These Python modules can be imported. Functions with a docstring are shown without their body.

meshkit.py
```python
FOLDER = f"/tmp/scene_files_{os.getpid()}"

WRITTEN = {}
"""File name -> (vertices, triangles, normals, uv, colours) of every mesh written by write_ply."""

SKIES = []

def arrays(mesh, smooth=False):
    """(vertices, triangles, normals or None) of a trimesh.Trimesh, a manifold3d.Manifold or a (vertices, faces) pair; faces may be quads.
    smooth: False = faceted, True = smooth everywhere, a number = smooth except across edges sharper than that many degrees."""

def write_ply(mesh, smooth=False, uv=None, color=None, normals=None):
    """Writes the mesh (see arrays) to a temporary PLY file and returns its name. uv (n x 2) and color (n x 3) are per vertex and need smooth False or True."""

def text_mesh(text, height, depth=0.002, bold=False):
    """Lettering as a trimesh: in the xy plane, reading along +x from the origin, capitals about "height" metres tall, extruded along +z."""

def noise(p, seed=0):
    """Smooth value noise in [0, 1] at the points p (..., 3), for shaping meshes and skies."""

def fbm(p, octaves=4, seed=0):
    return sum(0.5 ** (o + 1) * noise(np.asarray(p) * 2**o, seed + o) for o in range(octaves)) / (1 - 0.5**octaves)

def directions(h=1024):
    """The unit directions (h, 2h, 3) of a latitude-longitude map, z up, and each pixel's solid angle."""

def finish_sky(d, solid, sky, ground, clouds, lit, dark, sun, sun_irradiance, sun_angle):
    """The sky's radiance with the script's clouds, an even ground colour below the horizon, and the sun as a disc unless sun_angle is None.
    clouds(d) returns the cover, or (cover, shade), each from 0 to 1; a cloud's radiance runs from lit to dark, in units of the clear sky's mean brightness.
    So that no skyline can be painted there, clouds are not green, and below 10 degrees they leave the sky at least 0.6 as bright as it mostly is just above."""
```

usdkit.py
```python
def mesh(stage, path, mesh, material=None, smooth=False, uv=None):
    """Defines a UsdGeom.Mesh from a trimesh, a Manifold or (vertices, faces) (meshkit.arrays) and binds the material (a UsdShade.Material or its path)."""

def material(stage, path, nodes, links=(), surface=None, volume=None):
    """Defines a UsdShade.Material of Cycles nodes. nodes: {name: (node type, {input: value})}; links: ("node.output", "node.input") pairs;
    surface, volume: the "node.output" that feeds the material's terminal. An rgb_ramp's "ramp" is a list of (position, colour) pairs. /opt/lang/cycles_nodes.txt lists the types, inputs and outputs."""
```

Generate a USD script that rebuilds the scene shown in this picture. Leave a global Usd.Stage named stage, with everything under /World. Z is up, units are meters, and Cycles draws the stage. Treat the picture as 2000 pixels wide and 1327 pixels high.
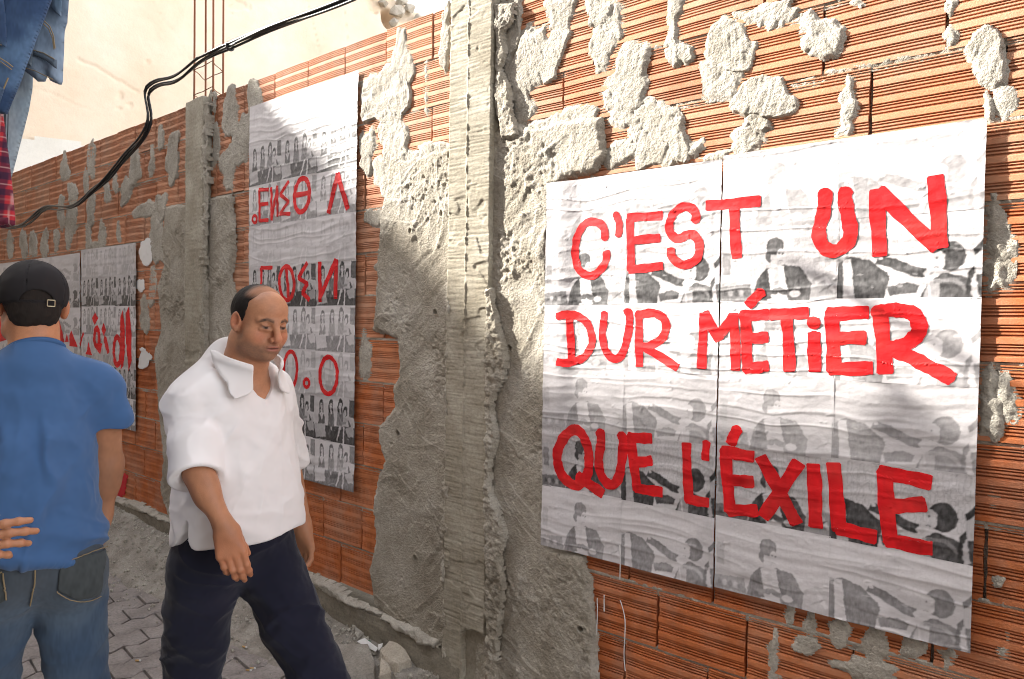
import math, random
import numpy as np
import trimesh, manifold3d, shapely
from shapely.geometry import Polygon, LineString, Point, MultiPolygon
from shapely.ops import unary_union
from scipy import ndimage
from scipy.spatial import cKDTree
from PIL import Image, ImageDraw
from pxr import Usd, UsdGeom, UsdLux, UsdShade, Gf, Sdf, Vt
import usdkit, meshkit
from meshkit import noise, fbm

# ---------------------------------------------------------------- stage, camera, sky, sun, exposure
stage = Usd.Stage.CreateInMemory()
UsdGeom.SetStageUpAxis(stage, UsdGeom.Tokens.z)
UsdGeom.SetStageMetersPerUnit(stage, 1.0)
UsdGeom.Xform.Define(stage, '/World')
UsdGeom.Scope.Define(stage, '/World/Looks')

HC = 1.60                                   # eye height
FOC, YAW, PIT, ROL, DW = 1334.28, 0.8991657, -0.0241089, 0.0147959, 2.126427
FWD = np.array([-math.cos(YAW) * math.cos(PIT), math.sin(YAW) * math.cos(PIT), math.sin(PIT)])
R0 = np.array([math.sin(YAW), math.cos(YAW), 0.0])
U0 = np.cross(R0, FWD)
RGT = math.cos(ROL) * R0 + math.sin(ROL) * U0
UPV = math.cos(ROL) * U0 - math.sin(ROL) * R0
EYE = np.array([0.0, -DW, HC])

cam = UsdGeom.Camera.Define(stage, '/World/camera')
cam.CreateHorizontalApertureAttr(36.0)
cam.CreateVerticalApertureAttr(36.0 * 1327 / 2000)
cam.CreateFocalLengthAttr(36.0 * FOC / 2000)
cam.CreateClippingRangeAttr(Gf.Vec2f(0.05, 500))
cam.CreateExposureAttr(2.48)
_m = np.eye(4); _m[0, :3], _m[1, :3], _m[2, :3], _m[3, :3] = RGT, UPV, -FWD, EYE
cam.AddTransformOp().Set(Gf.Matrix4d(*_m.flatten().tolist()))

SUN = np.array([-1.0, -0.40, 0.62]); SUN /= np.linalg.norm(SUN)
SUN_EL, SUN_ROT = math.asin(SUN[2]), math.atan2(SUN[0], SUN[1])
dome = UsdLux.DomeLight.Define(stage, '/World/sky')
dome.GetPrim().SetCustomDataByKey('kind', 'structure')
sky_mat = usdkit.material(stage, '/World/Looks/sky_light', {
    'sky': ('sky_texture', {'sky_type': 'single_scattering', 'sun_disc': False, 'sun_elevation': SUN_EL, 'sun_rotation': SUN_ROT,
                            'aerosol_density': 2.0}),
    # thin bright summer haze over the blue: most of the colour is washed out of the sky
    'bw': ('rgb_to_bw', {}), 'w': ('mix', {'mix_type': 'multiply', 'fac': 1.0, 'color2': (1.045, 1.0, 0.97)}), 'mx': ('mix', {'mix_type': 'mix', 'fac': 0.82}),
    'bg': ('background_shader', {'strength': 0.15})},
    [('sky.color', 'bw.color'), ('bw.val', 'w.color1'), ('sky.color', 'mx.color1'), ('w.color', 'mx.color2'), ('mx.color', 'bg.color')], surface='bg.background')
UsdShade.MaterialBindingAPI.Apply(dome.GetPrim()).Bind(sky_mat)
sun = UsdLux.DistantLight.Define(stage, '/World/sun')
sun.CreateIntensityAttr(0.84); sun.CreateAngleAttr(0.8); sun.CreateNormalizeAttr(True)
sun.CreateColorAttr(Gf.Vec3f(1.0, 0.95, 0.86))
_z = SUN; _x = np.cross([0, 0, 1.0], _z); _x /= np.linalg.norm(_x); _y = np.cross(_z, _x)
_m = np.eye(4); _m[0, :3], _m[1, :3], _m[2, :3] = _x, _y, _z
sun.AddTransformOp().Set(Gf.Matrix4d(*_m.flatten().tolist()))

# ---------------------------------------------------------------- helpers
def ray(px, py):
    return FWD + (px - 1000.0) / FOC * RGT - (py - 663.5) / FOC * UPV
def onwall(px, py, y=0.0):
    """the (x, z) of the wall plane (or a plane parallel to it) seen at a pixel of the photograph"""
    d = ray(px, py); t = (y - EYE[1]) / d[1]; p = EYE + t * d
    return p[0], p[2]
def onground(px, py, z=0.0):
    d = ray(px, py); p = EYE + (z - EYE[2]) / d[2] * d
    return p
def atdepth(px, py, Z):
    return EYE + ray(px, py) * Z
def pixel(p):
    q = np.asarray(p, float) - EYE
    z = q @ FWD
    return 1000 + FOC * (q @ RGT) / z, 663.5 - FOC * (q @ UPV) / z, z

_used = {}
def numbered(parent, name):
    n = _used.get((parent, name), 0); _used[(parent, name)] = n + 1
    return f'{parent}/{name}' if n == 0 else f'{parent}/{name}_{n:03d}'
def say(prim, label=None, category=None, group=None, kind=None):
    for k, v in (('label', label), ('category', category), ('group', group), ('kind', kind)):
        if v: prim.SetCustomDataByKey(k, v)
def thing(name, label=None, category=None, group=None, kind=None, loc=(0, 0, 0)):
    x = UsdGeom.Xform.Define(stage, numbered('/World', name))
    if any(loc): x.AddTranslateOp().Set(Gf.Vec3d(*map(float, loc)))
    say(x.GetPrim(), label, category, group, kind)
    return str(x.GetPath())
LOC = {}
def part(parent, name, mesh, mat, smooth=False, color=None, label=None, kind=None, origin=None):
    """one mesh as a child of a thing (or of a part), given in world coordinates"""
    path = numbered(parent, name)
    v, f, n = meshkit.arrays(mesh, smooth)
    if origin is not None: v = v - np.asarray(origin)
    m = UsdGeom.Mesh.Define(stage, path)
    m.CreatePointsAttr(Vt.Vec3fArray.FromNumpy(v.astype(np.float32)))
    m.CreateFaceVertexCountsAttr(Vt.IntArray.FromNumpy(np.full(len(f), 3, np.int32)))
    m.CreateFaceVertexIndicesAttr(Vt.IntArray.FromNumpy(f.astype(np.int32).ravel()))
    m.CreateSubdivisionSchemeAttr('none')
    if n is not None:
        m.CreateNormalsAttr(Vt.Vec3fArray.FromNumpy(n.astype(np.float32))); m.SetNormalsInterpolation('vertex')
    if color is not None:
        UsdGeom.PrimvarsAPI(m).CreatePrimvar('tint', Sdf.ValueTypeNames.Color3fArray, 'vertex').Set(Vt.Vec3fArray.FromNumpy(np.asarray(color, np.float32)))
    UsdShade.MaterialBindingAPI.Apply(m.GetPrim()).Bind(LOOK[mat])
    say(m.GetPrim(), label=label, kind=kind)
    return path
def solo(name, mesh, mat, label=None, category=None, group=None, kind=None, smooth=False, color=None):
    p = part('/World', name, mesh, mat, smooth, color)
    say(stage.GetPrimAtPath(p), label, category, group, kind)
    return p
def cat(ms):
    return trimesh.util.concatenate([m if isinstance(m, trimesh.Trimesh) else trimesh.Trimesh(*meshkit.arrays(m)[:2], process=False) for m in ms])
def boxm(lo, hi):
    lo, hi = np.asarray(lo, float), np.asarray(hi, float)
    b = trimesh.creation.box(hi - lo); b.apply_translation((lo + hi) / 2); return b
def gridmesh(X, Y, Z, keep=None, flip=False):
    """a sheet from 2-D arrays of coordinates; keep: which cells"""
    h, w = X.shape
    idx = np.arange(h * w).reshape(h, w)
    a, b, c, d = idx[:-1, :-1], idx[:-1, 1:], idx[1:, 1:], idx[1:, :-1]
    q = np.stack([a, b, c, d], -1).reshape(-1, 4)
    if keep is not None: q = q[keep.ravel()]
    if flip: q = q[:, ::-1]
    f = np.vstack([q[:, [0, 1, 2]], q[:, [0, 2, 3]]])
    v = np.stack([X, Y, Z], -1).reshape(-1, 3)
    u, inv = np.unique(f, return_inverse=True)
    return (v[u], inv.reshape(-1, 3)), u
def tube(points, r, sides=8, caps=True):
    p = np.asarray(points, float); r = np.broadcast_to(r, (len(p),))
    t = np.gradient(p, axis=0); t /= np.linalg.norm(t, axis=1, keepdims=True) + 1e-12
    a = np.zeros_like(p); ref = np.array([0, 0, 1.0]) if abs(t[0, 2]) < .9 else np.array([1.0, 0, 0])
    for i in range(len(p)):
        ref = ref - t[i] * (ref @ t[i]); ref /= np.linalg.norm(ref) + 1e-12; a[i] = ref
    b = np.cross(t, a); ang = np.arange(sides) * 2 * np.pi / sides
    v = (p[:, None] + r[:, None, None] * (np.cos(ang)[None, :, None] * a[:, None] + np.sin(ang)[None, :, None] * b[:, None])).reshape(-1, 3)
    i, j = np.meshgrid(np.arange(len(p) - 1), np.arange(sides), indexing='ij')
    q = np.stack([i * sides + j, i * sides + (j + 1) % sides, (i + 1) * sides + (j + 1) % sides, (i + 1) * sides + j], -1).reshape(-1, 4)
    f = np.vstack([q[:, [0, 1, 2]], q[:, [0, 2, 3]]])
    if caps:
        n = len(v); v = np.vstack([v, p[:1], p[-1:]]); k = np.arange(sides); k2 = (k + 1) % sides; e = (len(p) - 1) * sides
        f = np.vstack([f, np.stack([k2, k, np.full(sides, n)], 1), np.stack([e + k, e + k2, np.full(sides, n + 1)], 1)])
    return trimesh.Trimesh(v, f, process=False)
def spline(pts, n=40):
    """smooth curve through the points"""
    p = np.asarray(pts, float); from_ = np.arange(len(p))
    from scipy.interpolate import CubicSpline
    s = np.r_[0, np.cumsum(np.linalg.norm(np.diff(p, axis=0), axis=1))]
    return CubicSpline(s, p)(np.linspace(0, s[-1], n))
def smooth01(x): x = np.clip(x, 0, 1); return x * x * (3 - 2 * x)
def n2(x, z, sx, sz=None, seed=0, oct=3):
    """fbm in [-1, 1] over the wall plane; sx, sz: cycles per metre"""
    sz = sx if sz is None else sz
    return 2 * fbm(np.stack([np.asarray(x) * sx, np.asarray(z) * sz, np.full(np.shape(x), seed * 7.31)], -1), oct, seed) - 1
def ridge(x, z, sx, sz=None, seed=0, oct=2):
    return 1 - 2 * np.abs(n2(x, z, sx, sz, seed, oct))

# ---------------------------------------------------------------- materials
LOOK = {}
def look(name, nodes, links, surface='p.BSDF'):
    LOOK[name] = usdkit.material(stage, f'/World/Looks/{name}', nodes, links, surface=surface)
def grainy(name, ramp, scale=6, rough=.9, bump=.002, bscale=300, detail=6, spec=.3, extra=None, stretch=None, speck=1.0):
    """a two-scale noise colour with a fine bump"""
    N = {'g': ('geometry', {}), 'n': ('noise_texture', {'scale': scale, 'detail': detail, 'roughness': .62}),
         'r': ('rgb_ramp', {'ramp': ramp}), 'n2': ('noise_texture', {'scale': bscale, 'detail': 4, 'roughness': .6}),
         'b': ('bump', {'strength': .8, 'distance': bump}), 'p': ('principled_bsdf', {'roughness': rough, 'specular_ior_level': spec})}
    L = [('g.position', 'n.vector'), ('n.fac', 'r.fac'), ('g.position', 'n2.vector'), ('n2.fac', 'b.height'), ('b.normal', 'p.normal')]
    if stretch:
        N['mp'] = ('mapping', {'scale': stretch}); L[2] = ('mp.vector', 'n2.vector'); L.append(('g.position', 'mp.vector'))
    # speckle over the colour
    N['n3'] = ('noise_texture', {'scale': scale * 14, 'detail': 3, 'roughness': .7}); N['r3'] = ('rgb_ramp', {'ramp': [(.25, (1 - .30 * speck,) * 3), (.5, (1, 1, 1)), (.75, (1 + .18 * speck, 1 + .17 * speck, 1 + .15 * speck))]})
    N['mx'] = ('mix', {'mix_type': 'multiply', 'fac': 1.0})
    L += [('g.position', 'n3.vector'), ('n3.fac', 'r3.fac'), ('r.color', 'mx.color1'), ('r3.color', 'mx.color2'), ('mx.color', 'p.base_color')]
    look(name, N, L)
def tinted(name, rough=.6, spec=.4, bump=0, bscale=400, sheen=0, sss=0, stretch=None):
    N = {'a': ('attribute', {'attribute': 'tint'}), 'p': ('principled_bsdf', {'roughness': rough, 'specular_ior_level': spec, 'sheen_weight': sheen})}
    L = [('a.color', 'p.base_color')]
    if sss: N['p'][1].update(subsurface_weight=sss, subsurface_scale=.004, subsurface_radius=(1, .35, .2))
    if bump:
        N.update(g=('geometry', {}), n=('noise_texture', {'scale': bscale, 'detail': 3}), b=('bump', {'distance': bump, 'strength': .7}))
        L += [('n.fac', 'b.height'), ('b.normal', 'p.normal')]
        if stretch: N['mp'] = ('mapping', {'scale': stretch}); L += [('g.position', 'mp.vector'), ('mp.vector', 'n.vector')]
        else: L.append(('g.position', 'n.vector'))
    look(name, N, L)
def plain(name, color, rough=.6, spec=.4, bump=0, bscale=200, metal=0):
    N = {'p': ('principled_bsdf', {'base_color': color, 'roughness': rough, 'specular_ior_level': spec, 'metallic': metal})}; L = []
    if bump:
        N.update(g=('geometry', {}), n=('noise_texture', {'scale': bscale, 'detail': 4}), b=('bump', {'distance': bump, 'strength': .7}))
        L += [('g.position', 'n.vector'), ('n.fac', 'b.height'), ('b.normal', 'p.normal')]
    look(name, N, L)

# terracotta: each brick its own tone, dust and scuffs over it
def terracotta(name, tones, dust):
  look(name, {
    'g': ('geometry', {}), 'o': ('object_info', {}),
    'r0': ('rgb_ramp', {'ramp': tones}),
    'n': ('noise_texture', {'scale': 9, 'detail': 7, 'roughness': .65}), 'rn': ('rgb_ramp', {'ramp': [(.28, (.70, .68, .66)), (.5, (1, 1, 1)), (.72, (1.15, 1.17, 1.2))]}),
    'm1': ('mix', {'mix_type': 'multiply', 'fac': 1.0}),
    'nd': ('noise_texture', {'scale': 3.1, 'detail': 8, 'roughness': .72}), 'rd': ('rgb_ramp', {'ramp': [(.44, (0, 0, 0)), (.75, (dust,) * 3)]}),
    'm2': ('mix', {'mix_type': 'mix', 'color2': (.50, .36, .27)}),
    'mp': ('mapping', {'scale': (25, 25, 240)}), 'ns': ('noise_texture', {'scale': 1, 'detail': 4, 'roughness': .6}), 'rs': ('rgb_ramp', {'ramp': [(.3, (.93, .93, .93)), (.6, (1.02, 1.02, 1.02))]}),
    'm3': ('mix', {'mix_type': 'multiply', 'fac': 1.0}),
    'nb': ('noise_texture', {'scale': 220, 'detail': 5, 'roughness': .6}), 'b': ('bump', {'distance': .0012, 'strength': .8}),
    'p': ('principled_bsdf', {'roughness': .78, 'specular_ior_level': .32})},
    [('o.random', 'r0.fac'), ('g.position', 'n.vector'), ('n.fac', 'rn.fac'), ('r0.color', 'm1.color1'), ('rn.color', 'm1.color2'),
     ('g.position', 'nd.vector'), ('nd.fac', 'rd.fac'), ('rd.color', 'm2.fac'), ('m1.color', 'm2.color1'),
     ('g.position', 'mp.vector'), ('mp.vector', 'ns.vector'), ('ns.fac', 'rs.fac'), ('m2.color', 'm3.color1'), ('rs.color', 'm3.color2'),
     ('m3.color', 'p.base_color'), ('g.position', 'nb.vector'), ('nb.fac', 'b.height'), ('b.normal', 'p.normal')])
terracotta('terracotta', [(0, (.42, .112, .032)), (.3, (.53, .165, .055)), (.55, (.49, .138, .042)), (.8, (.56, .200, .080)), (1, (.45, .125, .040))], .60)
terracotta('terracotta_pale_glare', [(0, (.50, .205, .105)), (.3, (.58, .265, .145)), (.55, (.54, .230, .120)), (.8, (.61, .300, .175)), (1, (.52, .215, .110))], .75)  # paler upper and far bricks, partly glare painted into the colour
grainy('mortar', [(.28, (.32, .29, .24)), (.5, (.43, .40, .345)), (.72, (.54, .51, .45))], scale=7, bump=.008, bscale=150)
grainy('render_coat', [(.25, (.235, .205, .16)), (.42, (.35, .315, .255)), (.56, (.42, .385, .325)), (.72, (.52, .49, .43))], scale=4.5, bump=.011, bscale=120)
grainy('pillar_concrete', [(.28, (.25, .22, .165)), (.5, (.345, .313, .25)), (.72, (.46, .43, .36))], scale=5, bump=.0016, bscale=1, stretch=(70, 70, 420))
grainy('footing_concrete', [(.25, (.16, .14, .11)), (.5, (.24, .215, .17)), (.75, (.31, .28, .23))], scale=6, bump=.004, bscale=110)
grainy('dirt', [(.28, (.19, .17, .145)), (.5, (.31, .285, .25)), (.72, (.42, .395, .355))], scale=8, bump=.007, bscale=120)
grainy('paver_stone', [(.28, (.19, .17, .16)), (.5, (.285, .258, .245)), (.72, (.36, .33, .315))], scale=5, bump=.002, bscale=200)
grainy('stone', [(.25, (.34, .30, .24)), (.5, (.45, .40, .33)), (.75, (.55, .50, .43))], scale=9, bump=.004, bscale=90)
grainy('stucco', [(.28, (.74, .58, .42)), (.45, (.81, .66, .50)), (.6, (.84, .71, .56)), (.75, (.86, .77, .65))], scale=.9, bump=.004, bscale=40, detail=5, speck=.12)
grainy('stucco_white', [(.25, (.70, .66, .58)), (.6, (.80, .77, .70)), (.8, (.84, .82, .77))], scale=2, bump=.004, bscale=50, speck=.15)
grainy('opposite_plaster', [(.25, (.20, .175, .15)), (.5, (.26, .23, .20)), (.75, (.32, .29, .25))], scale=1.5, bump=.004, bscale=40)  # darkened to cut the light bounced onto the wall
plain('rust', (.20, .075, .035), .85, .3, .0006, 500)
plain('black_rubber', (.012, .012, .013), .42, .5)
tinted('paper', rough=.5, spec=.45, bump=.0006, bscale=160)
tinted('red_paint', rough=.6, spec=.22, bump=.0005, bscale=220)
plain('scrap_paper', (.74, .73, .72), .7, .3)
plain('dark_thread', (.05, .06, .07), .85, .15)
plain('green_plastic', (.01, .18, .07), .35, .5)
plain('cork_paper', (.52, .33, .14), .8, .2)
plain('red_splash', (.55, .02, .03), .6, .3)
# ---------------------------------------------------------------- the brick wall: three panels between cast pillars
rng = np.random.default_rng(11)
ZC = lambda k: HC + 0.739 - 0.205 * k          # height of the bed joint above course k
BL, BH = 0.3005, 0.1962
def brick_profile(h):
    """front outline of a hollow clay block: raised bands between groups of grooves (depth, height)"""
    pts = [(0.0, 0.0)]
    pitch = h / 4
    for g in range(4):
        b = g * pitch
        pts += [(0.0, b + .0115), (-.0016, b + .0128)]
        for j in range(3):
            c = b + .0155 + j * .0092
            d = .0085 if j < 2 else .0100
            pts += [(-.0012, c), (-d, c + .0008), (-d, c + .0044), (-.0012, c + .0052)]
        pts += [(-.0060, b + .0440), (0.0, b + .0458)]
    pts.append((0.0, h))
    p = np.array(pts); p[:, 1] = np.clip(p[:, 1], 0, h)
    return p
PROFILE = brick_profile(BH)
PROFILE_FAR = PROFILE * np.array([.52, 1.0])     # worn, half filled with dust farther on
def brick(x0, x1, z0, seed):
    r = np.random.default_rng(seed)
    pr = (PROFILE if x0 > -2.0 else PROFILE_FAR).copy(); n = len(pr)
    nx = max(2, int((x1 - x0) / .075) + 1)
    xs = np.linspace(x0, x1, nx)
    tilt, off, yaw = r.normal(0, .004), r.normal(0, .0018), r.normal(0, .004)
    X = np.repeat(xs[:, None], n, 1)
    Zl = np.repeat(pr[None, :, 1], nx, 0)
    D = np.repeat(pr[None, :, 0], nx, 0)
    D = D + off + (X - (x0 + x1) / 2) * yaw
    Zw = z0 + Zl + (X - (x0 + x1) / 2) * tilt + r.normal(0, .0012)
    X = X.copy(); wob = noise(np.stack([np.zeros(n), pr[:, 1] * 40, np.full(n, seed)], -1)) * .004
    X[0] += wob; X[-1] -= wob[::-1]
    D[0] -= .0025; D[-1] -= .0025
    back = .06
    v = [np.stack([X, -D, Zw], -1).reshape(-1, 3)]
    idx = np.arange(nx * n).reshape(nx, n)
    a, b, c, d = idx[:-1, :-1], idx[1:, :-1], idx[1:, 1:], idx[:-1, 1:]
    q = np.stack([a, b, c, d], -1).reshape(-1, 4)
    f = [q[:, [0, 1, 2]], q[:, [0, 2, 3]]]
    m = nx * n
    # ends, top and bottom run back into the wall
    def strip(ids, flip):
        nonlocal m
        p = v[0][ids].copy(); p[:, 1] = back
        v.append(p); k = len(ids); B = np.arange(m, m + k); m += k
        A = np.asarray(ids)
        q = np.stack([A[:-1], A[1:], B[1:], B[:-1]], -1)
        if flip: q = q[:, ::-1]
        f.append(q[:, [0, 1, 2]]); f.append(q[:, [0, 2, 3]])
    strip(idx[0], True); strip(idx[-1], False); strip(idx[:, 0], False); strip(idx[:, -1], True)
    vv = np.vstack(v)
    return vv, np.vstack(f)

def relief(poly, res, hfun, rough=.008, rscale=45, seed=0, y0=0.0, flatdrop=.006, holes=()):
    """a skin of mortar on the wall: poly in (x, z) metres; hfun(distance inside the edge, x, z) is its thickness"""
    P = np.asarray(poly, float)
    lo, hi = P.min(0) - .03, P.max(0) + .03
    xs, zs = np.arange(lo[0], hi[0], res), np.arange(lo[1], hi[1], res)
    X, Z = np.meshgrid(xs, zs)
    im = Image.new('L', (len(xs), len(zs)), 0)
    ImageDraw.Draw(im).polygon([((a - lo[0]) / res, (b - lo[1]) / res) for a, b in P], fill=1)
    on = np.asarray(im) > 0
    sd = np.where(on, ndimage.distance_transform_edt(on), -ndimage.distance_transform_edt(~on)) * res
    sd = sd + rough * n2(X, Z, rscale, seed=seed, oct=3) + rough * .8 * n2(X, Z, rscale / 4, seed=seed + 5, oct=2)
    h = hfun(sd, X, Z)
    for hx, hz, hr in holes:
        dd = np.hypot((X - hx) * 1.1, Z - hz) + .004 * n2(X, Z, 90, seed=3)
        h = np.where(dd < hr, -.02, h + .004 * np.exp(-((dd - hr * 1.2) / .008) ** 2))
    h = np.where(sd <= 0, -flatdrop, h)
    keep = sd > -res * .9
    keep = keep[:-1, :-1] & keep[1:, :-1] & keep[:-1, 1:] & keep[1:, 1:]
    jx = res * .25 * n2(X, Z, 1 / res * .37, seed=9, oct=1)
    (v, f), _ = gridmesh(X + jx, y0 - h, Z, keep, flip=True)
    return trimesh.Trimesh(v, f[:, ::-1], process=False)

def trowelled(t, seed, ang=1.57, lumps=.004, edge=.016, grit=.0014, comb=.0022):
    ca, sa = math.cos(ang), math.sin(ang)
    def h(sd, X, Z):
        u, w = X * ca + Z * sa, -X * sa + Z * ca
        m = smooth01(.5 + 1.3 * n2(X, Z, 7, seed=seed + 21))          # here it ends in a thick lip, there it thins out
        ed = edge * (.35 + 1.8 * (1 - m))
        e = smooth01((sd - .002) / ed)
        flat = smooth01((n2(X, Z, 10, seed=seed + 15) + .05) / .25)
        out = -.0028 + (t + .003) * e * np.clip(.8 + .55 * n2(X, Z, 8, seed=seed), .35, 1.4)
        out = out + e * (lumps * n2(X, Z, 24, seed=seed + 1) + comb * ridge(u + .02 * n2(X, Z, 8, seed=seed + 9), w + .012 * n2(X, Z, 9, seed=seed + 10), 7, 75, seed + 2) * flat)
        out = out + (1 - .7 * flat) * (.0030 * n2(X, Z, 75, seed=seed + 5, oct=2)) + grit * n2(X, Z, 200, seed=seed + 3, oct=2)
        out = out + .3 * t * m * np.exp(-((sd - .007) / .006) ** 2) * smooth01(.3 + 1.2 * n2(X, Z, 24, seed=seed + 4))
        return np.maximum(out, -.0058)
    return h
def thrown(t, seed, rough=1.0):
    """cement thrown on and roughly smeared"""
    def strokes(X, Z):
        """trowel strokes: tilted facets that each end in a sharp little ridge"""
        r = np.random.default_rng(seed); out = np.zeros(X.shape); x0, x1, z0, z1 = X.min(), X.max(), Z.min(), Z.max()
        for _ in range(int(60 * (x1 - x0) * (z1 - z0) / .6)):
            cx, cz, a = r.uniform(x0, x1), r.uniform(z0, z1), r.choice([.75, -.65, 1.4]) + r.normal(0, .3)
            L, W, A = r.uniform(.05, .16), r.uniform(.02, .06), r.uniform(.002, .0062)
            u = (X - cx) * math.cos(a) + (Z - cz) * math.sin(a); v = -(X - cx) * math.sin(a) + (Z - cz) * math.cos(a)
            v = v + .006 * n2(u, v * 0 + cx, 14, seed=seed) - .8 * u * u
            m = smooth01((1 - np.abs(u) / L) / .3) * (v > -W) * (v < W * .6)
            out = out + m * A * (np.clip((v + W) / (1.6 * W), 0, 1) ** 2 - .3)
        return np.clip(out, -.006, .010)
    def h(sd, X, Z):
        e = smooth01(sd / .026)
        wx_, wz_ = X + .05 * n2(X, Z, 4, seed=seed + 30), Z + .05 * n2(X, Z, 4, seed=seed + 31)
        r1 = np.maximum(ridge(wx_ * .8 + wz_ * .6, wz_ * .8 - wx_ * .6, 5, 26, seed) - .25, 0) ** 1.5
        r2 = np.maximum(ridge(wx_ * .5 - wz_ * .86, wz_ * .5 + wx_ * .86, 4, 20, seed + 3) - .3, 0) ** 1.5
        m = smooth01(.5 + 1.6 * n2(X, Z, 3.5, seed=seed + 6))
        pits = np.maximum(n2(X, Z, 60, seed=seed + 7, oct=3) - .27, 0)
        crust = smooth01((n2(X, Z, 5, 6, seed=seed + 11) + .05) / .4)      # crusty here, floated flat there
        steps = smooth01((n2(X, Z, 9, seed=seed + 13, oct=3) - .1) / .05)
        g = .0034 * n2(X, Z, 110, seed=seed + 9, oct=2) * (.45 + .55 * crust) + .0030 * rough * (r1 * m + r2 * (1 - m)) + crust * (-.014 * rough * pits + .0036 * rough * n2(X, Z, 60, seed=seed + 1, oct=3)) + .0030 * steps * crust + .0025 * np.maximum(ridge(wx_, wz_, 3, 3.5, seed + 17) - .82, 0) * 5
        out = -.003 + (t + .003) * (.25 * smooth01(sd / .010) + .75 * e) + .006 * n2(X, Z, 5, seed=seed + 2) * e + g * (.4 + .6 * e)
        out = out + strokes(X, Z) * e
        return np.maximum(out, -.0055)
    return h

def wpoly(px, y=0.0): return [onwall(a, b, y) for a, b in px]
def blobpoly(cx, cy, w, h, tilt=0, seed=0, taper=0.0):
    """an uneven patch outline about a pixel of the photograph, w x h pixels"""
    r = np.random.default_rng(seed); out = []
    ph = r.uniform(0, 6.28, 5); am = r.uniform(.5, 1.2, 5)
    for a in np.linspace(0, 2 * math.pi, 44)[:-1]:
        k = 1 + .13 * am[0] * math.sin(2 * a + ph[0]) + .11 * am[1] * math.sin(3 * a + ph[1]) + .08 * am[2] * math.sin(5 * a + ph[2]) + .05 * am[3] * math.sin(8 * a + ph[3])
        sx, sy = math.copysign(abs(math.cos(a)) ** .85, math.cos(a)), math.copysign(abs(math.sin(a)) ** .85, math.sin(a))
        u, v = .58 * w * k * sx * (1 + taper * sy), .62 * h * k * sy
        out.append((cx + u * math.cos(tilt) - v * math.sin(tilt), cy + u * math.sin(tilt) + v * math.cos(tilt)))
    return wpoly(out)

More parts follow.
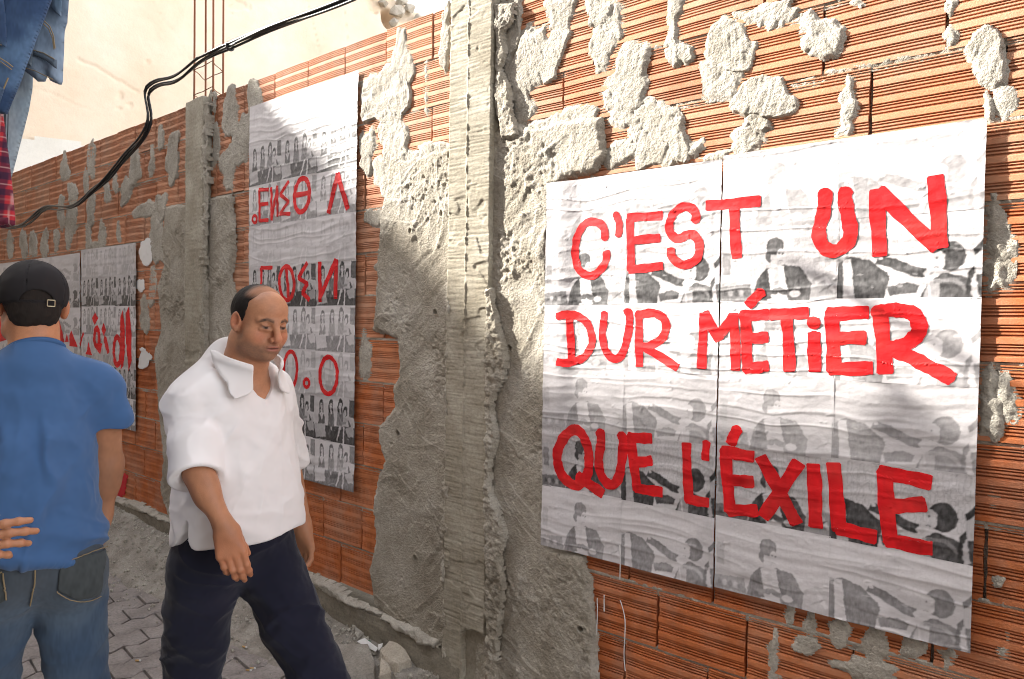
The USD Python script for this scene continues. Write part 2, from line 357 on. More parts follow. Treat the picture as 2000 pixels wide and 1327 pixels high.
PANELS = [  # x range, courses, phase of even / odd courses
    (-1.775, .75, range(-3, 11), (.62, .20)),
    (-4.055, -2.018, range(-3, 10), (.47, .93)),
    (-9.4, -4.295, range(-3, 10), (.75, .28))]
LABELS = ['red hollow brick wall right of the tall concrete pillar, carrying the big French lettering',
          'red hollow brick wall section between the two concrete pillars, behind the tall narrow poster',
          'receding red hollow brick wall section at the far left, under the black cables']
covered = [Polygon(wpoly(p)).buffer(-.03) for p in (
    [(1085, 375), (1905, 250), (1890, 1255), (1080, 1060)], [(500, 215), (700, 150), (688, 950), (500, 915)], [(0, 505), (262, 480), (262, 838), (0, 900)])]
WALLS = []
for (xa, xb, courses, phase), lab in zip(PANELS, LABELS):
    w = thing('brick_wall', lab, 'brick wall', 'sections of the brick wall'); WALLS.append(w)
    z_lo, z_hi = ZC(courses[-1] + 1) - .012, ZC(courses[0])
    part(w, 'wall_core', boxm((xa, .030, z_lo), (xb, .16, z_hi - .012)), 'mortar')
    for k in courses:
        z0 = ZC(k + 1)
        ph = phase[k % 2] * .305 + rng.normal(0, .006)
        i0 = math.floor((xa - ph) / .305)
        x = ph + i0 * .305
        while x < xb:
            a, b = max(x + .0022, xa + .002), min(x + .0022 + BL, xb - .002)
            x += .305
            if b - a < .03: continue
            part(w, 'brick', brick(a, b, z0, int(rng.integers(1e6))), 'terracotta_pale_glare' if k < (2 if xa > -2 else 3) or (k < 5 and rng.random() < .35) else 'terracotta', 35)
        # bed joint squeezed out between the courses
        def bed(sd, X, Z, s=k):
            t = np.abs(Z - ZC(s)) / .007
            sq = n2(X, Z * .3, 11, seed=s + 40) + .5 * n2(X, Z, 60, seed=s + 60)
            return np.where(t < 1, -.004, -.006) + .010 * sq * np.clip(1.2 - t * .6, 0, 1) + .003 * n2(X, Z, 140, seed=s)
        if k > -3:
            zj = ZC(k) - .006
            part(w, 'mortar_joint', relief([(xa + .004, zj - .011), (xb - .004, zj - .011), (xb - .004, zj + .011), (xa + .004, zj + .011)], .0065 if xa > -2 else .008, bed, rough=.006, rscale=30, seed=k + 3, flatdrop=.012), 'mortar', True)

# mortar smeared over the joints; (panel, cx, cy, w, h, tilt, thickness, taper) in pixels of the photograph
PATCHES = [
    (0, 1096, 26, 58, 66, 0, .014, 0), (0, 1172, 18, 52, 52, .1, .016, 0), (0, 1178, 85, 36, 118, .16, .012, -.2), (0, 1035, 120, 66, 130, .25, .020, 0),
    (0, 1320, 45, 36, 108, .08, .013, 0), (0, 1222, 160, 78, 128, .25, .016, -.1), (0, 1422, 92, 84, 100, .12, .018, 0), (0, 1410, 150, 82, 84, .05, .014, 0),
    (0, 1500, 28, 120, 40, -.2, .012, 0), (0, 1270, 238, 58, 72, .05, .010, 0), (0, 1318, 255, 50, 96, -.3, .016, 0), (0, 1285, 290, 78, 80, .1, .014, 0),
    (0, 1496, 192, 100, 74, -.3, .015, 0), (0, 1604, 72, 74, 76, .1, .016, -.3), (0, 1656, 218, 50, 100, .12, .014, .15), (0, 1932, 108, 58, 92, -.35, .016, -.25),
    (0, 1860, 40, 26, 84, .05, .015, 0), (0, 1948, 490, 72, 152, .03, .016, 0), (0, 1936, 782, 44, 122, 0, .012, 0), (0, 1968, 780, 34, 80, 0, .005, 0),
    (0, 1672, 4, 34, 16, 0, .010, 0), (0, 1460, 272, 70, 52, -.4, .012, 0), (0, 1932, 210, 16, 50, -.1, .010, 0), (0, 1545, 1192, 14, 46, .05, .004, 0),
    (0, 1585, 1222, 18, 44, 0, .005, 0), (0, 1640, 1232, 26, 36, .1, .004, 0), (0, 1705, 1255, 52, 60, .2, .004, 0), (0, 1782, 1262, 44, 40, .2, .004, 0),
    (0, 1850, 1285, 40, 44, 0, .005, 0), (0, 1966, 1252, 26, 50, 0, .008, 0), (0, 1576, 1262, 40, 26, .2, .004, 0), (0, 1512, 1282, 20, 76, 0, .004, 0), (0, 1690, 1310, 110, 44, .2, .004, 0),
    (0, 1392, 306, 70, 26, -.25, .010, 0), (0, 1950, 1135, 20, 16, 0, .006, 0), (0, 1945, 978, 16, 14, 0, .005, 0), (0, 1230, 290, 26, 50, .3, .006, 0),
    (0, 1010, 215, 70, 90, .2, .018, 0), (0, 1108, 236, 130, 46, -.15, .016, 0), (0, 992, 70, 40, 150, .05, .016, 0), (0, 1085, 100, 40, 90, .3, .012, 0), (0, 1200, 40, 46, 70, .2, .008, 0),
    (0, 1225, 235, 60, 50, .2, .010, 0), (0, 1210, 300, 60, 40, -.2, .008, 0), (0, 1562, 40, 60, 30, -.2, .010, 0), (0, 1350, 290, 60, 30, -.3, .010, 0), (0, 1575, 165, 60, 14, -.2, .008, 0), (0, 1330, 105, 40, 20, -.1, .008, 0),
    (0, 1640, 135, 50, 12, -.2, .006, 0), (0, 1960, 185, 40, 60, 0, .006, 0), (0, 1480, 240, 50, 40, -.3, .012, 0),
    (1, 800, 318, 80, 46, .1, .016, 0), (1, 850, 295, 60, 34, -.2, .018, 0), (1, 760, 345, 60, 60, .1, .012, 0), (1, 735, 425, 40, 26, .3, .008, 0), (1, 770, 520, 60, 40, .3, .008, 0),
    (1, 788, 112, 34, 100, .05, .016, .1), (1, 752, 188, 74, 110, .1, .020, 0), (1, 776, 285, 52, 116, -.08, .022, 0), (1, 720, 292, 30, 76, .1, .012, 0),
    (1, 833, 165, 12, 88, 0, .012, 0), (1, 871, 76, 16, 116, .03, .018, 0), (1, 712, 698, 24, 88, .06, .008, .1), (1, 450, 222, 30, 76, .05, .010, .15),
    (1, 497, 200, 26, 80, .1, .012, .2), (1, 476, 270, 36, 90, .15, .012, 0), (1, 422, 282, 14, 62, .03, .010, 0), (1, 448, 330, 28, 84, .08, .014, -.1), (1, 413, 200, 14, 40, .05, .010, 0),
    (1, 412, 322, 18, 18, 0, .010, 0),
    (2, 126, 324, 17, 44, 0, .008, .5), (2, 179, 311, 15, 62, .05, .010, -.2), (2, 168, 355, 8, 44, 0, .008, 0), (2, 142, 385, 15, 52, 0, .010, 0),
    (2, 120, 416, 14, 54, 0, .008, 0), (2, 138, 440, 20, 70, .1, .014, 0), (2, 264, 324, 22, 66, .06, .012, 0), (2, 246, 372, 20, 46, .1, .010, -.3),
    (2, 210, 378, 15, 34, -.1, .008, 0), (2, 225, 357, 10, 36, 0, .008, 0), (2, 178, 408, 15, 54, 0, .010, 0), (2, 172, 460, 12, 50, 0, .008, .3),
    (2, 200, 456, 12, 52, 0, .008, .5), (2, 233, 457, 9, 36, 0, .008, 0), (2, 46, 474, 12, 46, 0, .007, .2), (2, 64, 474, 14, 48, 0, .007, .4), (2, 87, 476, 14, 46, 0, .007, .3),
    (2, 110, 470, 9, 42, 0, .007, 0), (2, 284, 410, 42, 26, -.5, .012, 0), (2, 314, 268, 10, 40, 0, .008, 0), (2, 296, 315, 11, 54, 0, .008, 0), (2, 338, 305, 22, 82, .12, .016, 0),
    (2, 311, 412, 26, 60, .15, .014, 0), (2, 299, 556, 15, 62, .03, .010, 0), (2, 283, 612, 17, 62, 0, .010, 0), (2, 307, 468, 26, 80, 0, .012, 0), (2, 20, 478, 12, 44, 0, .007, 0),
    (2, 190, 478, 40, 12, -.1, .007, 0)]
for i, (pn, cx, cy, w, h, tilt, th, tap) in enumerate(PATCHES):
    res = .0035 if pn == 0 else (.004 if pn == 1 else .006)
    part(WALLS[pn], 'mortar_patch', relief(blobpoly(cx, cy, w, h, tilt, 100 + i, tap), res, trowelled(th * .33 + .0022, 200 + 13 * i, ang=1.57 + tilt + .5 * math.sin(i * 2.1), lumps=th * .24, comb=.0012 + th * .05), rough=.026 if pn == 0 else .020, rscale=17, seed=i), 'mortar', True)

# rough cement coats beside the pillars
def hol(*px): return [(*onwall(a, b), .009) for a, b in px]
coat_r = wpoly([(950, 262), (1005, 240), (1052, 250), (1100, 232), (1180, 226), (1186, 300), (1168, 335), (1110, 350), (1082, 372), (1078, 700), (1074, 1062), (1142, 1084), (1158, 1130), (1164, 1200), (1172, 1327), (1180, 1500), (930, 1500), (930, 1290), (940, 600)])
coat_l = wpoly([(765, 300), (800, 312), (840, 296), (900, 280), (905, 800), (900, 1310), (800, 1235), (735, 1180), (722, 1115), (735, 1060), (730, 1000), (738, 940), (755, 900), (742, 862), (745, 830), (775, 795), (768, 760), (782, 735), (780, 662), (730, 645), (738, 560), (742, 470), (746, 412), (756, 375)])
part(WALLS[0], 'cement_coat', relief(coat_r, .0042, thrown(.019, 31, 1.7), rough=.012, rscale=30, seed=51, holes=hol((1001, 680), (998, 1136), (1140, 1225))), 'render_coat', True)
part(WALLS[1], 'cement_coat', relief(coat_l, .0042, thrown(.016, 77, 1.5), rough=.014, rscale=30, seed=52, holes=hol((868, 418), (783, 845), (818, 1088), (808, 452), (856, 610))), 'render_coat', True)
coat_m = wpoly([(385, 392), (420, 384), (456, 378), (464, 460), (456, 540), (470, 640), (462, 760), (480, 960), (470, 1100), (385, 1060)])
coat_f = wpoly([(382, 400), (345, 398), (328, 404), (318, 470), (322, 520), (312, 560), (318, 640), (303, 690), (312, 780), (322, 900), (316, 960), (340, 1030), (384, 1060)])
part(WALLS[1], 'cement_coat', relief(coat_m, .006, thrown(.016, 91, 1.6), rough=.014, rscale=26, seed=53), 'render_coat', True)
part(WALLS[2], 'cement_coat', relief(coat_f, .006, thrown(.016, 93, 1.6), rough=.014, rscale=26, seed=54), 'render_coat', True)

# ---------------------------------------------------------------- cast concrete pillars
def pillar(name, label, x0, x1, zb, zt, depth, res, seam, seed, broken=None):
    t = thing(name, label, 'concrete pillar', 'concrete pillars in the brick wall')
    xs, zs = np.arange(x0, x1 + 1e-6, res), np.arange(zb, zt, res)
    X, Z = np.meshgrid(xs, zs)
    edge = np.minimum(X - x0, x1 - X)
    h = depth + .0022 * n2(X, Z, 3, 1.2, seed) + .0016 * ridge(X, Z, 5, 95, seed + 1) + .0010 * ridge(X, Z, 14, 210, seed + 2) + .0008 * n2(X, Z, 160, seed=seed + 3)
    sx = x0 + seam * (x1 - x0) + .002 * n2(X * 0, Z, 5, seed=seed)
    h = h + np.where(X > sx, .004, 0) + .0055 * np.exp(-((X - sx) / .0045) ** 2) * smooth01(.55 + 1.3 * n2(X, Z, 40, seed=seed + 5))
    h = h - .0035 * np.maximum(n2(X, Z, 34, seed=seed + 6) - .38, 0) / .3 - .004 * smooth01((n2(X, Z, 4, 7, seed=seed + 20, oct=4) - .2) / .06) - .003 * np.maximum(n2(X, Z, 16, seed=seed + 21, oct=4) - .3, 0) / .3 * smooth01((.07 - edge) / .05)
    h = h - np.clip(.006 - edge + .003 * n2(X, Z, 40, seed=seed + 7), 0, .01) * 1.2
    if broken is not None:
        bx, bz = broken
        gone = smooth01(((bz - Z) + .05 * n2(X, Z, 9, seed=seed + 8) + .02 * n2(X, Z, 40, seed=4)) / .012) * (X > bx + .012 * n2(X, Z, 20, seed=2))
        h = h - gone * (.030 + .010 * n2(X, Z, 30, seed=seed + 9))
    # wrap the sides back into the wall
    Y = -h
    Xf = np.hstack([X[:, :1], X, X[:, -1:]]); Zf = np.hstack([Z[:, :1], Z, Z[:, -1:]])
    Yf = np.hstack([np.full((len(zs), 1), .06), Y, np.full((len(zs), 1), .06)])
    wob = .006 * n2(Zf * 3, Zf, 14, seed=seed + 11, oct=4) + .004 * n2(Zf * 3, Zf, 60, seed=seed + 12)
    Xf[:, 1] += wob[:, 1]; Xf[:, -2] += wob[:, -2]
    (v, f), _ = gridmesh(Xf, Yf, Zf, flip=True)
    part(t, 'pillar_shaft', trimesh.Trimesh(v, f[:, ::-1], process=False), 'pillar_concrete', 40)
    part(t, 'pillar_core', boxm((x0 + .012, -depth + .020, zb), (x1 - .012, .05, zt - .004)), 'pillar_concrete')
    return t
def lip(t, px, thick, seed, res=.004, y=-.045):
    def h(sd, X, Z):
        return np.maximum(thick * (.5 + .5 * smooth01(sd / .012)) + .35 * thick * n2(X, Z, 18, seed=seed) + .2 * thick * n2(X, Z, 70, seed=seed + 1) + .001 * n2(X, Z, 200, seed=seed + 2), .002)
    part(t, 'mortar_lip', relief(wpoly(px, y), res, h, rough=.010, rscale=32, seed=seed, flatdrop=.004), 'render_coat', True)
P1 = pillar('concrete_pillar', 'tall cast concrete pillar with a board seam and ragged mortar edges, right of the tall narrow poster', -2.016, -1.776, .02, 3.60, .040, .0036, .46, 5, broken=(-1.90, .33))
lip(P1, [(948, 560), (962, 556), (965, 590), (976, 640), (990, 700), (984, 740), (968, 766), (962, 800), (972, 850), (960, 900), (958, 960), (975, 1010), (988, 1052), (976, 1090), (985, 1130), (978, 1200), (972, 1290), (952, 1290), (945, 1000)], .052, 15)
lip(P1, [(870, 560), (880, 560), (872, 760), (872, 900), (880, 1030), (866, 1060), (868, 1180), (872, 1290), (862, 1290), (858, 1040), (866, 800)], .040, 16)
lip(P1, [(960, 0), (1000, 0), (996, 40), (978, 60), (984, 100), (975, 130), (992, 165), (996, 215), (1010, 262), (975, 272), (960, 200), (962, 120)], .034, 17)
P2 = pillar('concrete_pillar', 'narrow cast concrete pillar topped by rusty rebar, farther along the wall', -4.292, -4.056, .10, 2.945, .042, .006, .46, 8)
lip(P2, [(394, 200), (404, 198), (402, 300), (404, 420), (398, 560), (400, 700), (396, 900), (386, 900), (390, 500)], .045, 18, .006)
lip(P2, [(362, 300), (352, 290), (356, 340), (352, 352), (358, 380), (362, 380)], .022, 19, .006)

# rebar cage that sticks out of the far pillar
rb = thing('rebar_cage', 'four rusty reinforcing bars with wire ties rising from the narrow far pillar', 'rebar')
bars = [(-4.25, -.005), (-4.10, -.005), (-4.10, .10), (-4.24, .10)]
bars = []
for px, y in ((379, 0.0), (401, .13), (416, 0.0), (436, .13)):
    x, z = onwall(px, 180, y); bars.append((x, y))
for i, (x, y) in enumerate(bars):
    pts = [(x + .004 * math.sin(3 * s + i), y, 2.75 + s * 1.6) for s in np.linspace(0, 1, 9)]
    p = [np.array(q) for q in pts]
    m = tube(np.repeat(np.array(p), 1, 0), .0062, 8)
    part(rb, 'bar', m, 'rust', True)
for z in (3.00, 3.155):
    loop = [bars[0], bars[1], bars[3], bars[2], bars[0]]
    pts = []
    for (a, b), (c, d) in zip(loop[:-1], loop[1:]):
        for s in np.linspace(0, 1, 5)[:-1]: pts.append((a + (c - a) * s, b + (d - b) * s - .004, z + .004 * math.sin(6 * s + a * 9)))
    pts.append(pts[0])
    part(rb, 'wire_tie', tube(pts, .0028, 6), 'rust', True)

# the beam the wall stands on, with the rough mortar squeezed out above it
ft = thing('concrete_footing', 'rough grey concrete footing running along the bottom of the brick wall', 'footing')
def foot_h(sd, X, Z): return .038 + .010 * n2(X, Z, 5, 9, 71) + .005 * n2(X, Z, 30, seed=72) + .003 * ridge(X, Z, 12, 70, 73) + .0015 * n2(X, Z, 140, seed=74) - .010 * np.maximum(n2(X, Z, 14, seed=75) - .3, 0)
part(ft, 'footing_beam', relief([(-9.4, -.1), (-1.9, -.1), (-1.9, .205), (-2.4, .225), (-3.2, .262), (-9.4, .262)], .009, foot_h, rough=.006, seed=61, flatdrop=-.002), 'footing_concrete', True)
part(ft, 'footing_core', boxm((-9.4, -.022, -.2), (.75, .15, .074)), 'footing_concrete')
part(ft, 'footing_core', boxm((-9.4, -.022, .05), (-2.02, .15, .20)), 'footing_concrete')
def lump_h(sd, X, Z): return np.maximum(.052 * smooth01(sd / .02) + .018 * n2(X, Z, 16, seed=81) + .010 * n2(X, Z, 55, seed=82) + .002 * n2(X, Z, 200, seed=83), .002)
def band(x0, x1, zt, th, seed):
    xs = np.linspace(x0, x1, 60)
    return [(x, zt(x) + th + .012 * math.sin(x * 9 + seed)) for x in xs] + [(x, zt(x) - th + .010 * math.sin(x * 13 + seed)) for x in xs[::-1]]
part(ft, 'mortar_lump', relief(band(-9.3, -2.05, lambda x: .272 if x < -3.0 else .272 - (x + 3.0) * .075, .022, 2), .0075, lump_h, rough=.012, rscale=22, seed=62, flatdrop=.004), 'mortar', True)
# ---------------------------------------------------------------- pasted photocopy posters with painted lettering
def paper_h(x, z, seed):
    """how far the pasted paper stands off the wall: bulges, creases over the block grooves, blisters"""
    h = .013 + .0065 * n2(x, z, 2.6, 3.2, seed) + .0030 * n2(x, z, 9, 13, seed + 1)
    h = h + .0038 * np.maximum(ridge(x + .12 * n2(x, z, 3, seed=seed + 8), z + .06 * n2(x, z, 4, seed=seed + 9), 3.0, 11, seed + 2) - .35, 0)
    h = h + .0028 * np.maximum(ridge(x, z + .05 * n2(x, z, 3, seed=seed + 12), 1.5, 24, seed + 3) - .62, 0) * 2
    h = h + .0030 * np.maximum(n2(x, z, 38, 46, seed + 4) - .42, 0) * 2.5
    h = h + .0011 * np.sin(2 * np.pi * (z - HC - .739) / (BH / 4)) * smooth01(.4 + n2(x, z, 4, seed=seed + 5))
    h = h + .0007 * n2(x, z, 70, 110, seed + 6)
    return np.maximum(h, .0045)
def h_big(x, z): return paper_h(x, z, 300) + .014 * smooth01((-1.36 - x) / .10)
def h_tall(x, z): return paper_h(x, z, 330) * .85 + .001
def h_far(x, z): return paper_h(x, z, 360) * .8 + .001

SS = 2
def canvas(w, h): 
    im = Image.new('L', (w * SS, h * SS), 205); d = ImageDraw.Draw(im); W, H = w * SS, h * SS
    P = lambda pts, v: d.polygon([(a * W, b * H) for a, b in pts], fill=v)
    E = lambda cx, cy, rx, ry, v: d.ellipse([(cx - rx) * W, (cy - ry) * H, (cx + rx) * W, (cy + ry) * H], fill=v)
    L = lambda pts, v, wd: d.line([(a * W, b * H) for a, b in pts], fill=v, width=max(1, int(wd * W)), joint='curve')
    return im, d, P, E, L, W, H
def finish(im, w, h, blur, seed):
    a = np.asarray(im, float) / 255
    r = np.random.default_rng(seed)
    # ragged, softly modelled photograph: outlines wander, tones roll over inside each shape
    wv = [ndimage.gaussian_filter(r.normal(0, 1, a.shape), 7) * 46 for _ in range(2)]
    wf = [ndimage.gaussian_filter(r.normal(0, 1, a.shape), 2.2) * 7 for _ in range(2)]
    yy, xx = np.mgrid[:a.shape[0], :a.shape[1]]
    a = ndimage.map_coordinates(a, [yy + wv[0] + wf[0], xx + wv[1] + wf[1]], order=1, mode='nearest')
    shade = ndimage.gaussian_filter(r.normal(0, 1, a.shape), (9, 5)) * 6; crease = ndimage.gaussian_filter(r.normal(0, 1, a.shape), (6, 2)) * 2.6
    a = ndimage.gaussian_filter(a, blur * SS)
    edge = a - ndimage.gaussian_filter(a, 14)
    a = a + edge * .25 + (.05 + .22 * (a < .45)) * np.clip(shade, -.6, .9) * .5 + .10 * np.clip(crease, -.8, .8) * (a < .8)
    a = a + ndimage.gaussian_filter(r.normal(0, 1, a.shape), 1.6) * .06 + ndimage.gaussian_filter(r.normal(0, 1, a.shape), 9) * .25
    return np.clip(np.asarray(Image.fromarray((np.clip(a, 0, 1) * 255).astype(np.uint8)).resize((w, h), Image.LANCZOS), float) / 255, 0, 1)
def lattice(d, W, H, x0, x1, y0, y1, v=140):
    n = int((x1 - x0) / .045)
    for i in range(n):
        for j in range(4):
            cx = x0 + .0225 + i * .045; cy = y0 + (j + .5 * (i % 2)) * .15
            if cy + .07 < y1: d.rounded_rectangle([(cx - .017) * W, cy * H, (cx + .017) * W, (cy + .13) * H], radius=.016 * W, outline=v, width=2)
def men_a(w, h):
    im, d, P, E, L, W, H = canvas(w, h)
    lattice(d, W, H, .14, 1.0, .02, .9); P([(0, .30), (.14, .28), (.15, .85), (0, .9)], 175); P([(.02, .36), (.09, .36), (.09, .66), (.02, .66)], 120)
    P([(0, .82), (.28, .78), (.3, 1), (0, 1)], 90)
    for k in range(5): E(.05 + .05 * k, .9, .02, .04, 150 if k % 2 else 60)
    P([(.30, 1), (.33, .74), (.42, .58), (.56, .55), (.70, .57), (.79, .78), (.86, 1)], 60)
    P([(.42, .60), (.50, .54), (.58, .58), (.60, 1), (.43, 1)], 215); P([(.48, .58), (.52, .58), (.53, .9), (.49, .9)], 175)
    P([(.36, .66), (.43, .58), (.46, .98), (.34, 1)], 36); P([(.56, .57), (.70, .57), (.78, .76), (.72, .98), (.62, .99)], 44)
    E(.50, .38, .062, .15, 165); E(.485, .30, .075, .11, 52); P([(.42, .30), (.45, .30), (.45, .52), (.41, .46)], 48); E(.535, .42, .03, .085, 196)
    E(.525, .40, .008, .012, 50); E(.555, .40, .007, .012, 50); L([(.52, .49), (.55, .49)], 70, .006)
    L([(.40, .92), (.52, .86), (.66, .92)], 70, .05); E(.66, .91, .045, .045, 190); P([(.78, 1), (.80, .74), (.90, .66), (1, .70), (1, 1)], 150); L([(.82, .78), (.9, .72), (.98, .9)], 210, .03); L([(.86, .9), (.97, .8)], 100, .012)
    return finish(im, w, h, 1.0, 1)
def men_b(w, h):
    im, d, P, E, L, W, H = canvas(w, h)
    lattice(d, W, H, .12, 1.0, .02, .72); P([(0, .50), (.05, .5), (.07, 1), (0, 1)], 120)
    P([(0, .56), (.10, .48), (.24, .52), (.40, .72), (.36, 1), (0, 1)], 40); P([(.05, .52), (.11, .5), (.15, 1), (.06, 1)], 190)
    L([(.30, .52), (.42, .58), (.56, .68), (.64, .70)], 38, .075); L([(.26, .30), (.30, .42), (.33, .52)], 205, .035); E(.255, .26, .02, .04, 205)
    E(.655, .70, .032, .035, 190); P([(.38, .85), (.52, .80), (.60, .84), (.58, .92), (.40, .96)], 55)
    P([(.60, 1), (.66, .80), (.76, .70), (.88, .74), (.97, .86), (1, 1)], 48); P([(.62, 1), (.67, .78), (.74, .76), (.73, 1)], 150); L([(.70, .80), (.82, .78), (.92, .9)], 95, .03)
    E(.80, .52, .095, .165, 40); E(.725, .56, .04, .11, 190); E(.70, .57, .012, .03, 200); L([(.69, .645), (.725, .64)], 70, .007); E(.71, .53, .008, .012, 50)
    P([(.90, 1), (.91, .72), (.97, .58), (1, .56), (1, 1)], 34); P([(.945, .5), (1, .40), (1, .72), (.96, .74)], 175); P([(.94, .46), (1, .34), (1, .44), (.95, .52)], 36); P([(.93, .8), (.96, .7), (.98, .98), (.94, 1)], 170)
    L([(.66, .77), (.67, 1)], 215, .012)
    return finish(im, w, h, 1.0, 2)
def girls(w, h, seed=3):
    im, d, P, E, L, W, H = canvas(w, h)
    P([(0, .68), (.35, .66), (1, .62), (1, 1), (0, 1)], 52); P([(.88, .04), (1, .05), (1, .42), (.88, .40)], 70); P([(.80, .60), (.95, .52), (.99, .8), (.82, .84)], 175); P([(.72, .50), (.86, .48), (.99, .80), (.98, .97), (.72, .95)], 60)
    P([(.78, .66), (.93, .60), (.98, .82), (.84, .84)], 165)
    def girl(x, y, s, dress, arms=True):
        E(x, y, .052 * s, .125 * s, 40); P([(x - .052 * s, y), (x + .05 * s, y), (x + .058 * s, y + .2 * s), (x - .06 * s, y + .2 * s)], 44); E(x + .004, y + .02, .030 * s, .078 * s, 196)
        E(x - .008, y + .0, .006, .012, 60); E(x + .016, y + .0, .006, .012, 60); L([(x - .008, y + .052), (x + .016, y + .052)], 90, .005); P([(x - .03, y - .075 * s), (x + .03, y - .075 * s), (x + .02, y - .035 * s), (x - .02, y - .035 * s)], 40)
        P([(x - .065 * s, y + .17), (x + .06 * s, y + .17), (x + .085 * s, y + .46), (x - .09 * s, y + .46)], dress); P([(x - .02, y + .1), (x + .025, y + .1), (x + .02, y + .2), (x - .015, y + .2)], 200)
        if arms: L([(x - .065, y + .22), (x - .06, y + .38), (x, y + .5)], dress + 22, .022); L([(x + .06, y + .22), (x + .065, y + .38), (x + .01, y + .5)], dress + 22, .022); E(x + .004, y + .51, .018, .035, 190)
    girl(.19, .22, .95, 64); P([(.14, .40), (.19, .56), (.25, .40), (.22, .38), (.19, .45), (.16, .38)], 205)
    girl(.43, .20, 1.0, 96); girl(.66, .17, 1.08, 104)
    E(.79, .30, .048, .11, 42); E(.782, .34, .028, .07, 198); P([(.73, .42), (.84, .44), (.86, .62), (.70, .62)], 186); L([(.60, .38), (.68, .56), (.82, .54)], 128, .04); E(.815, .55, .02, .035, 200)
    P([(.0, .66), (.27, .63), (.30, .92), (.04, .96)], 176); L([(.0, .66), (.27, .63)], 120, .006); L([(.24, .66), (.30, .62)], 190, .022)
    L([(.66, .62), (.60, .86), (.565, .96)], 205, .028); L([(.74, .64), (.735, .84), (.725, 1.0)], 210, .030); L([(.40, .64), (.39, .9)], 70, .03)
    return finish(im, w, h, .9, seed)

PIC = {'a': men_a(340, 228), 'b': men_b(340, 228), 'g': girls(320, 226)}
def sheet(parent, pic, tone, bright, x0, x1, z0, z1, hf, res, lift, seed, gap=0.0):
    """one photocopied sheet: a wrinkled skin whose print sits in the tint attribute"""
    r = np.random.default_rng(seed)
    nx, nz = int((x1 - x0) / res) + 2, int((z1 - z0) / res) + 2
    xs, zs = np.linspace(x0, x1, nx), np.linspace(z0, z1, nz)
    X, Z = np.meshgrid(xs, zs)
    a = PIC[pic]; hh, ww = a.shape
    u, v = (X - x0) / (x1 - x0) * (ww - 1), (1 - (Z - z0) / (z1 - z0)) * (hh - 1)
    g = ndimage.map_coordinates(a, [v, u], order=1, mode='nearest')
    pap = bright * (1 + .03 * n2(X, Z, 6, seed=seed))
    dk = 1 - np.clip(g * (1.04 if tone > .7 else 1.20), 0, 1.02)
    g = pap * (1 - (tone * dk if tone > .7 else tone * 1.25 * np.clip(dk, 0, 1) ** 1.5))
    g = np.clip(g + .015 * n2(X, Z * .15, 260, seed=seed), .02, .95)
    # paste stains and rubbed patches
    g = g * (1 - .10 * smooth01((n2(X, Z, 7, seed=seed + 2) - .15) / .3))
    g = g + (.78 - g) * .35 * smooth01((n2(X, Z, 30, 60, seed + 4) - .45) / .1)
    H = hf(X, Z) + lift
    e = np.minimum(np.minimum(X - x0, x1 - X), np.minimum(Z - z0, z1 - Z))
    H = H + .0007 * np.clip(1 - e / .010, 0, 1) * smooth01(.5 + 1.4 * n2(X, Z, 14, seed=seed + 6))
    jag = .0014 * n2(X, Z, 9, seed=seed + 7)
    Xj = X + jag * (np.abs(X - x0) < 1e-9) + jag * (np.abs(X - x1) < 1e-9)
    Zj = Z + jag * (np.abs(Z - z0) < 1e-9) + jag * (np.abs(Z - z1) < 1e-9)
    (vv, f), keep = gridmesh(Xj, -H, Zj)
    lin = np.clip(g, 0, 1).ravel()[keep] ** 1.55
    col = np.stack([lin * 1.00, lin * .965, lin * .99], 1)
    part(parent, 'sheet', trimesh.Trimesh(vv, f, process=False), 'paper', True, color=col)
def poster(label, pics, tones, x0, x1, z0, z1, hf, res, seed, bright=.765, group='posters pasted on the wall'):
    t = thing('poster', label, 'poster', group)
    nr, nc = len(tones), len(pics)
    for i, tn in enumerate(tones):
        for j, pc in enumerate(pics):
            a, b = x0 + (x1 - x0) * j / nc, x0 + (x1 - x0) * (j + 1) / nc
            d, c = z1 - (z1 - z0) * i / nr, z1 - (z1 - z0) * (i + 1) / nr
            ov = .004
            sheet(t, pc, tn, bright - .05 * (i % 3 == 0), a - (ov if j else 0), b, c, d + (ov if i else 0), hf, res, (.0004 * ((i + j) % 2)), seed + i * 17 + j)
    return t
def wx(px, py): return onwall(px, py, -.015)
BIG_L = poster('left half of the big wrinkled photocopy poster, from C\'EST to the start of MÉTIER', 'ab', [.30, .88, .34, .34, .94, .46], -1.512, -.8388, .757, 2.128, h_big, .0030, 400)
BIG_R = poster('right half of the big wrinkled photocopy poster, with UN, TIER and ÉXILE in red', 'ab', [.30, .90, .36, .34, .94, .46], -.8345, -.150, .764, 2.138, h_big, .0026, 500)
TALL = poster('tall narrow poster of nine rows of photocopies behind the man in white, red angular letters', 'ggg', [.05, .85, .45, .12, 1.0, .52, .25, 1.0, .62], -3.600, -2.648, .766, 2.800, h_tall, .0042, 600, bright=.78)
FAR_R = poster('far photocopy poster with red Arabic lettering, its half nearer the pillar', 'ggg', [.20, 1.0, .5, .3, 1.0, .6], -6.04, -5.06, .795, 2.125, h_far, .0075, 700, bright=.76)
FAR_L = poster('far left half of the poster, behind the man in the black cap', 'abab', [.25, .9, .4, .3, 1.0, .5], -8.2, -6.06, .795, 2.105, h_far, .0095, 800, bright=.76)

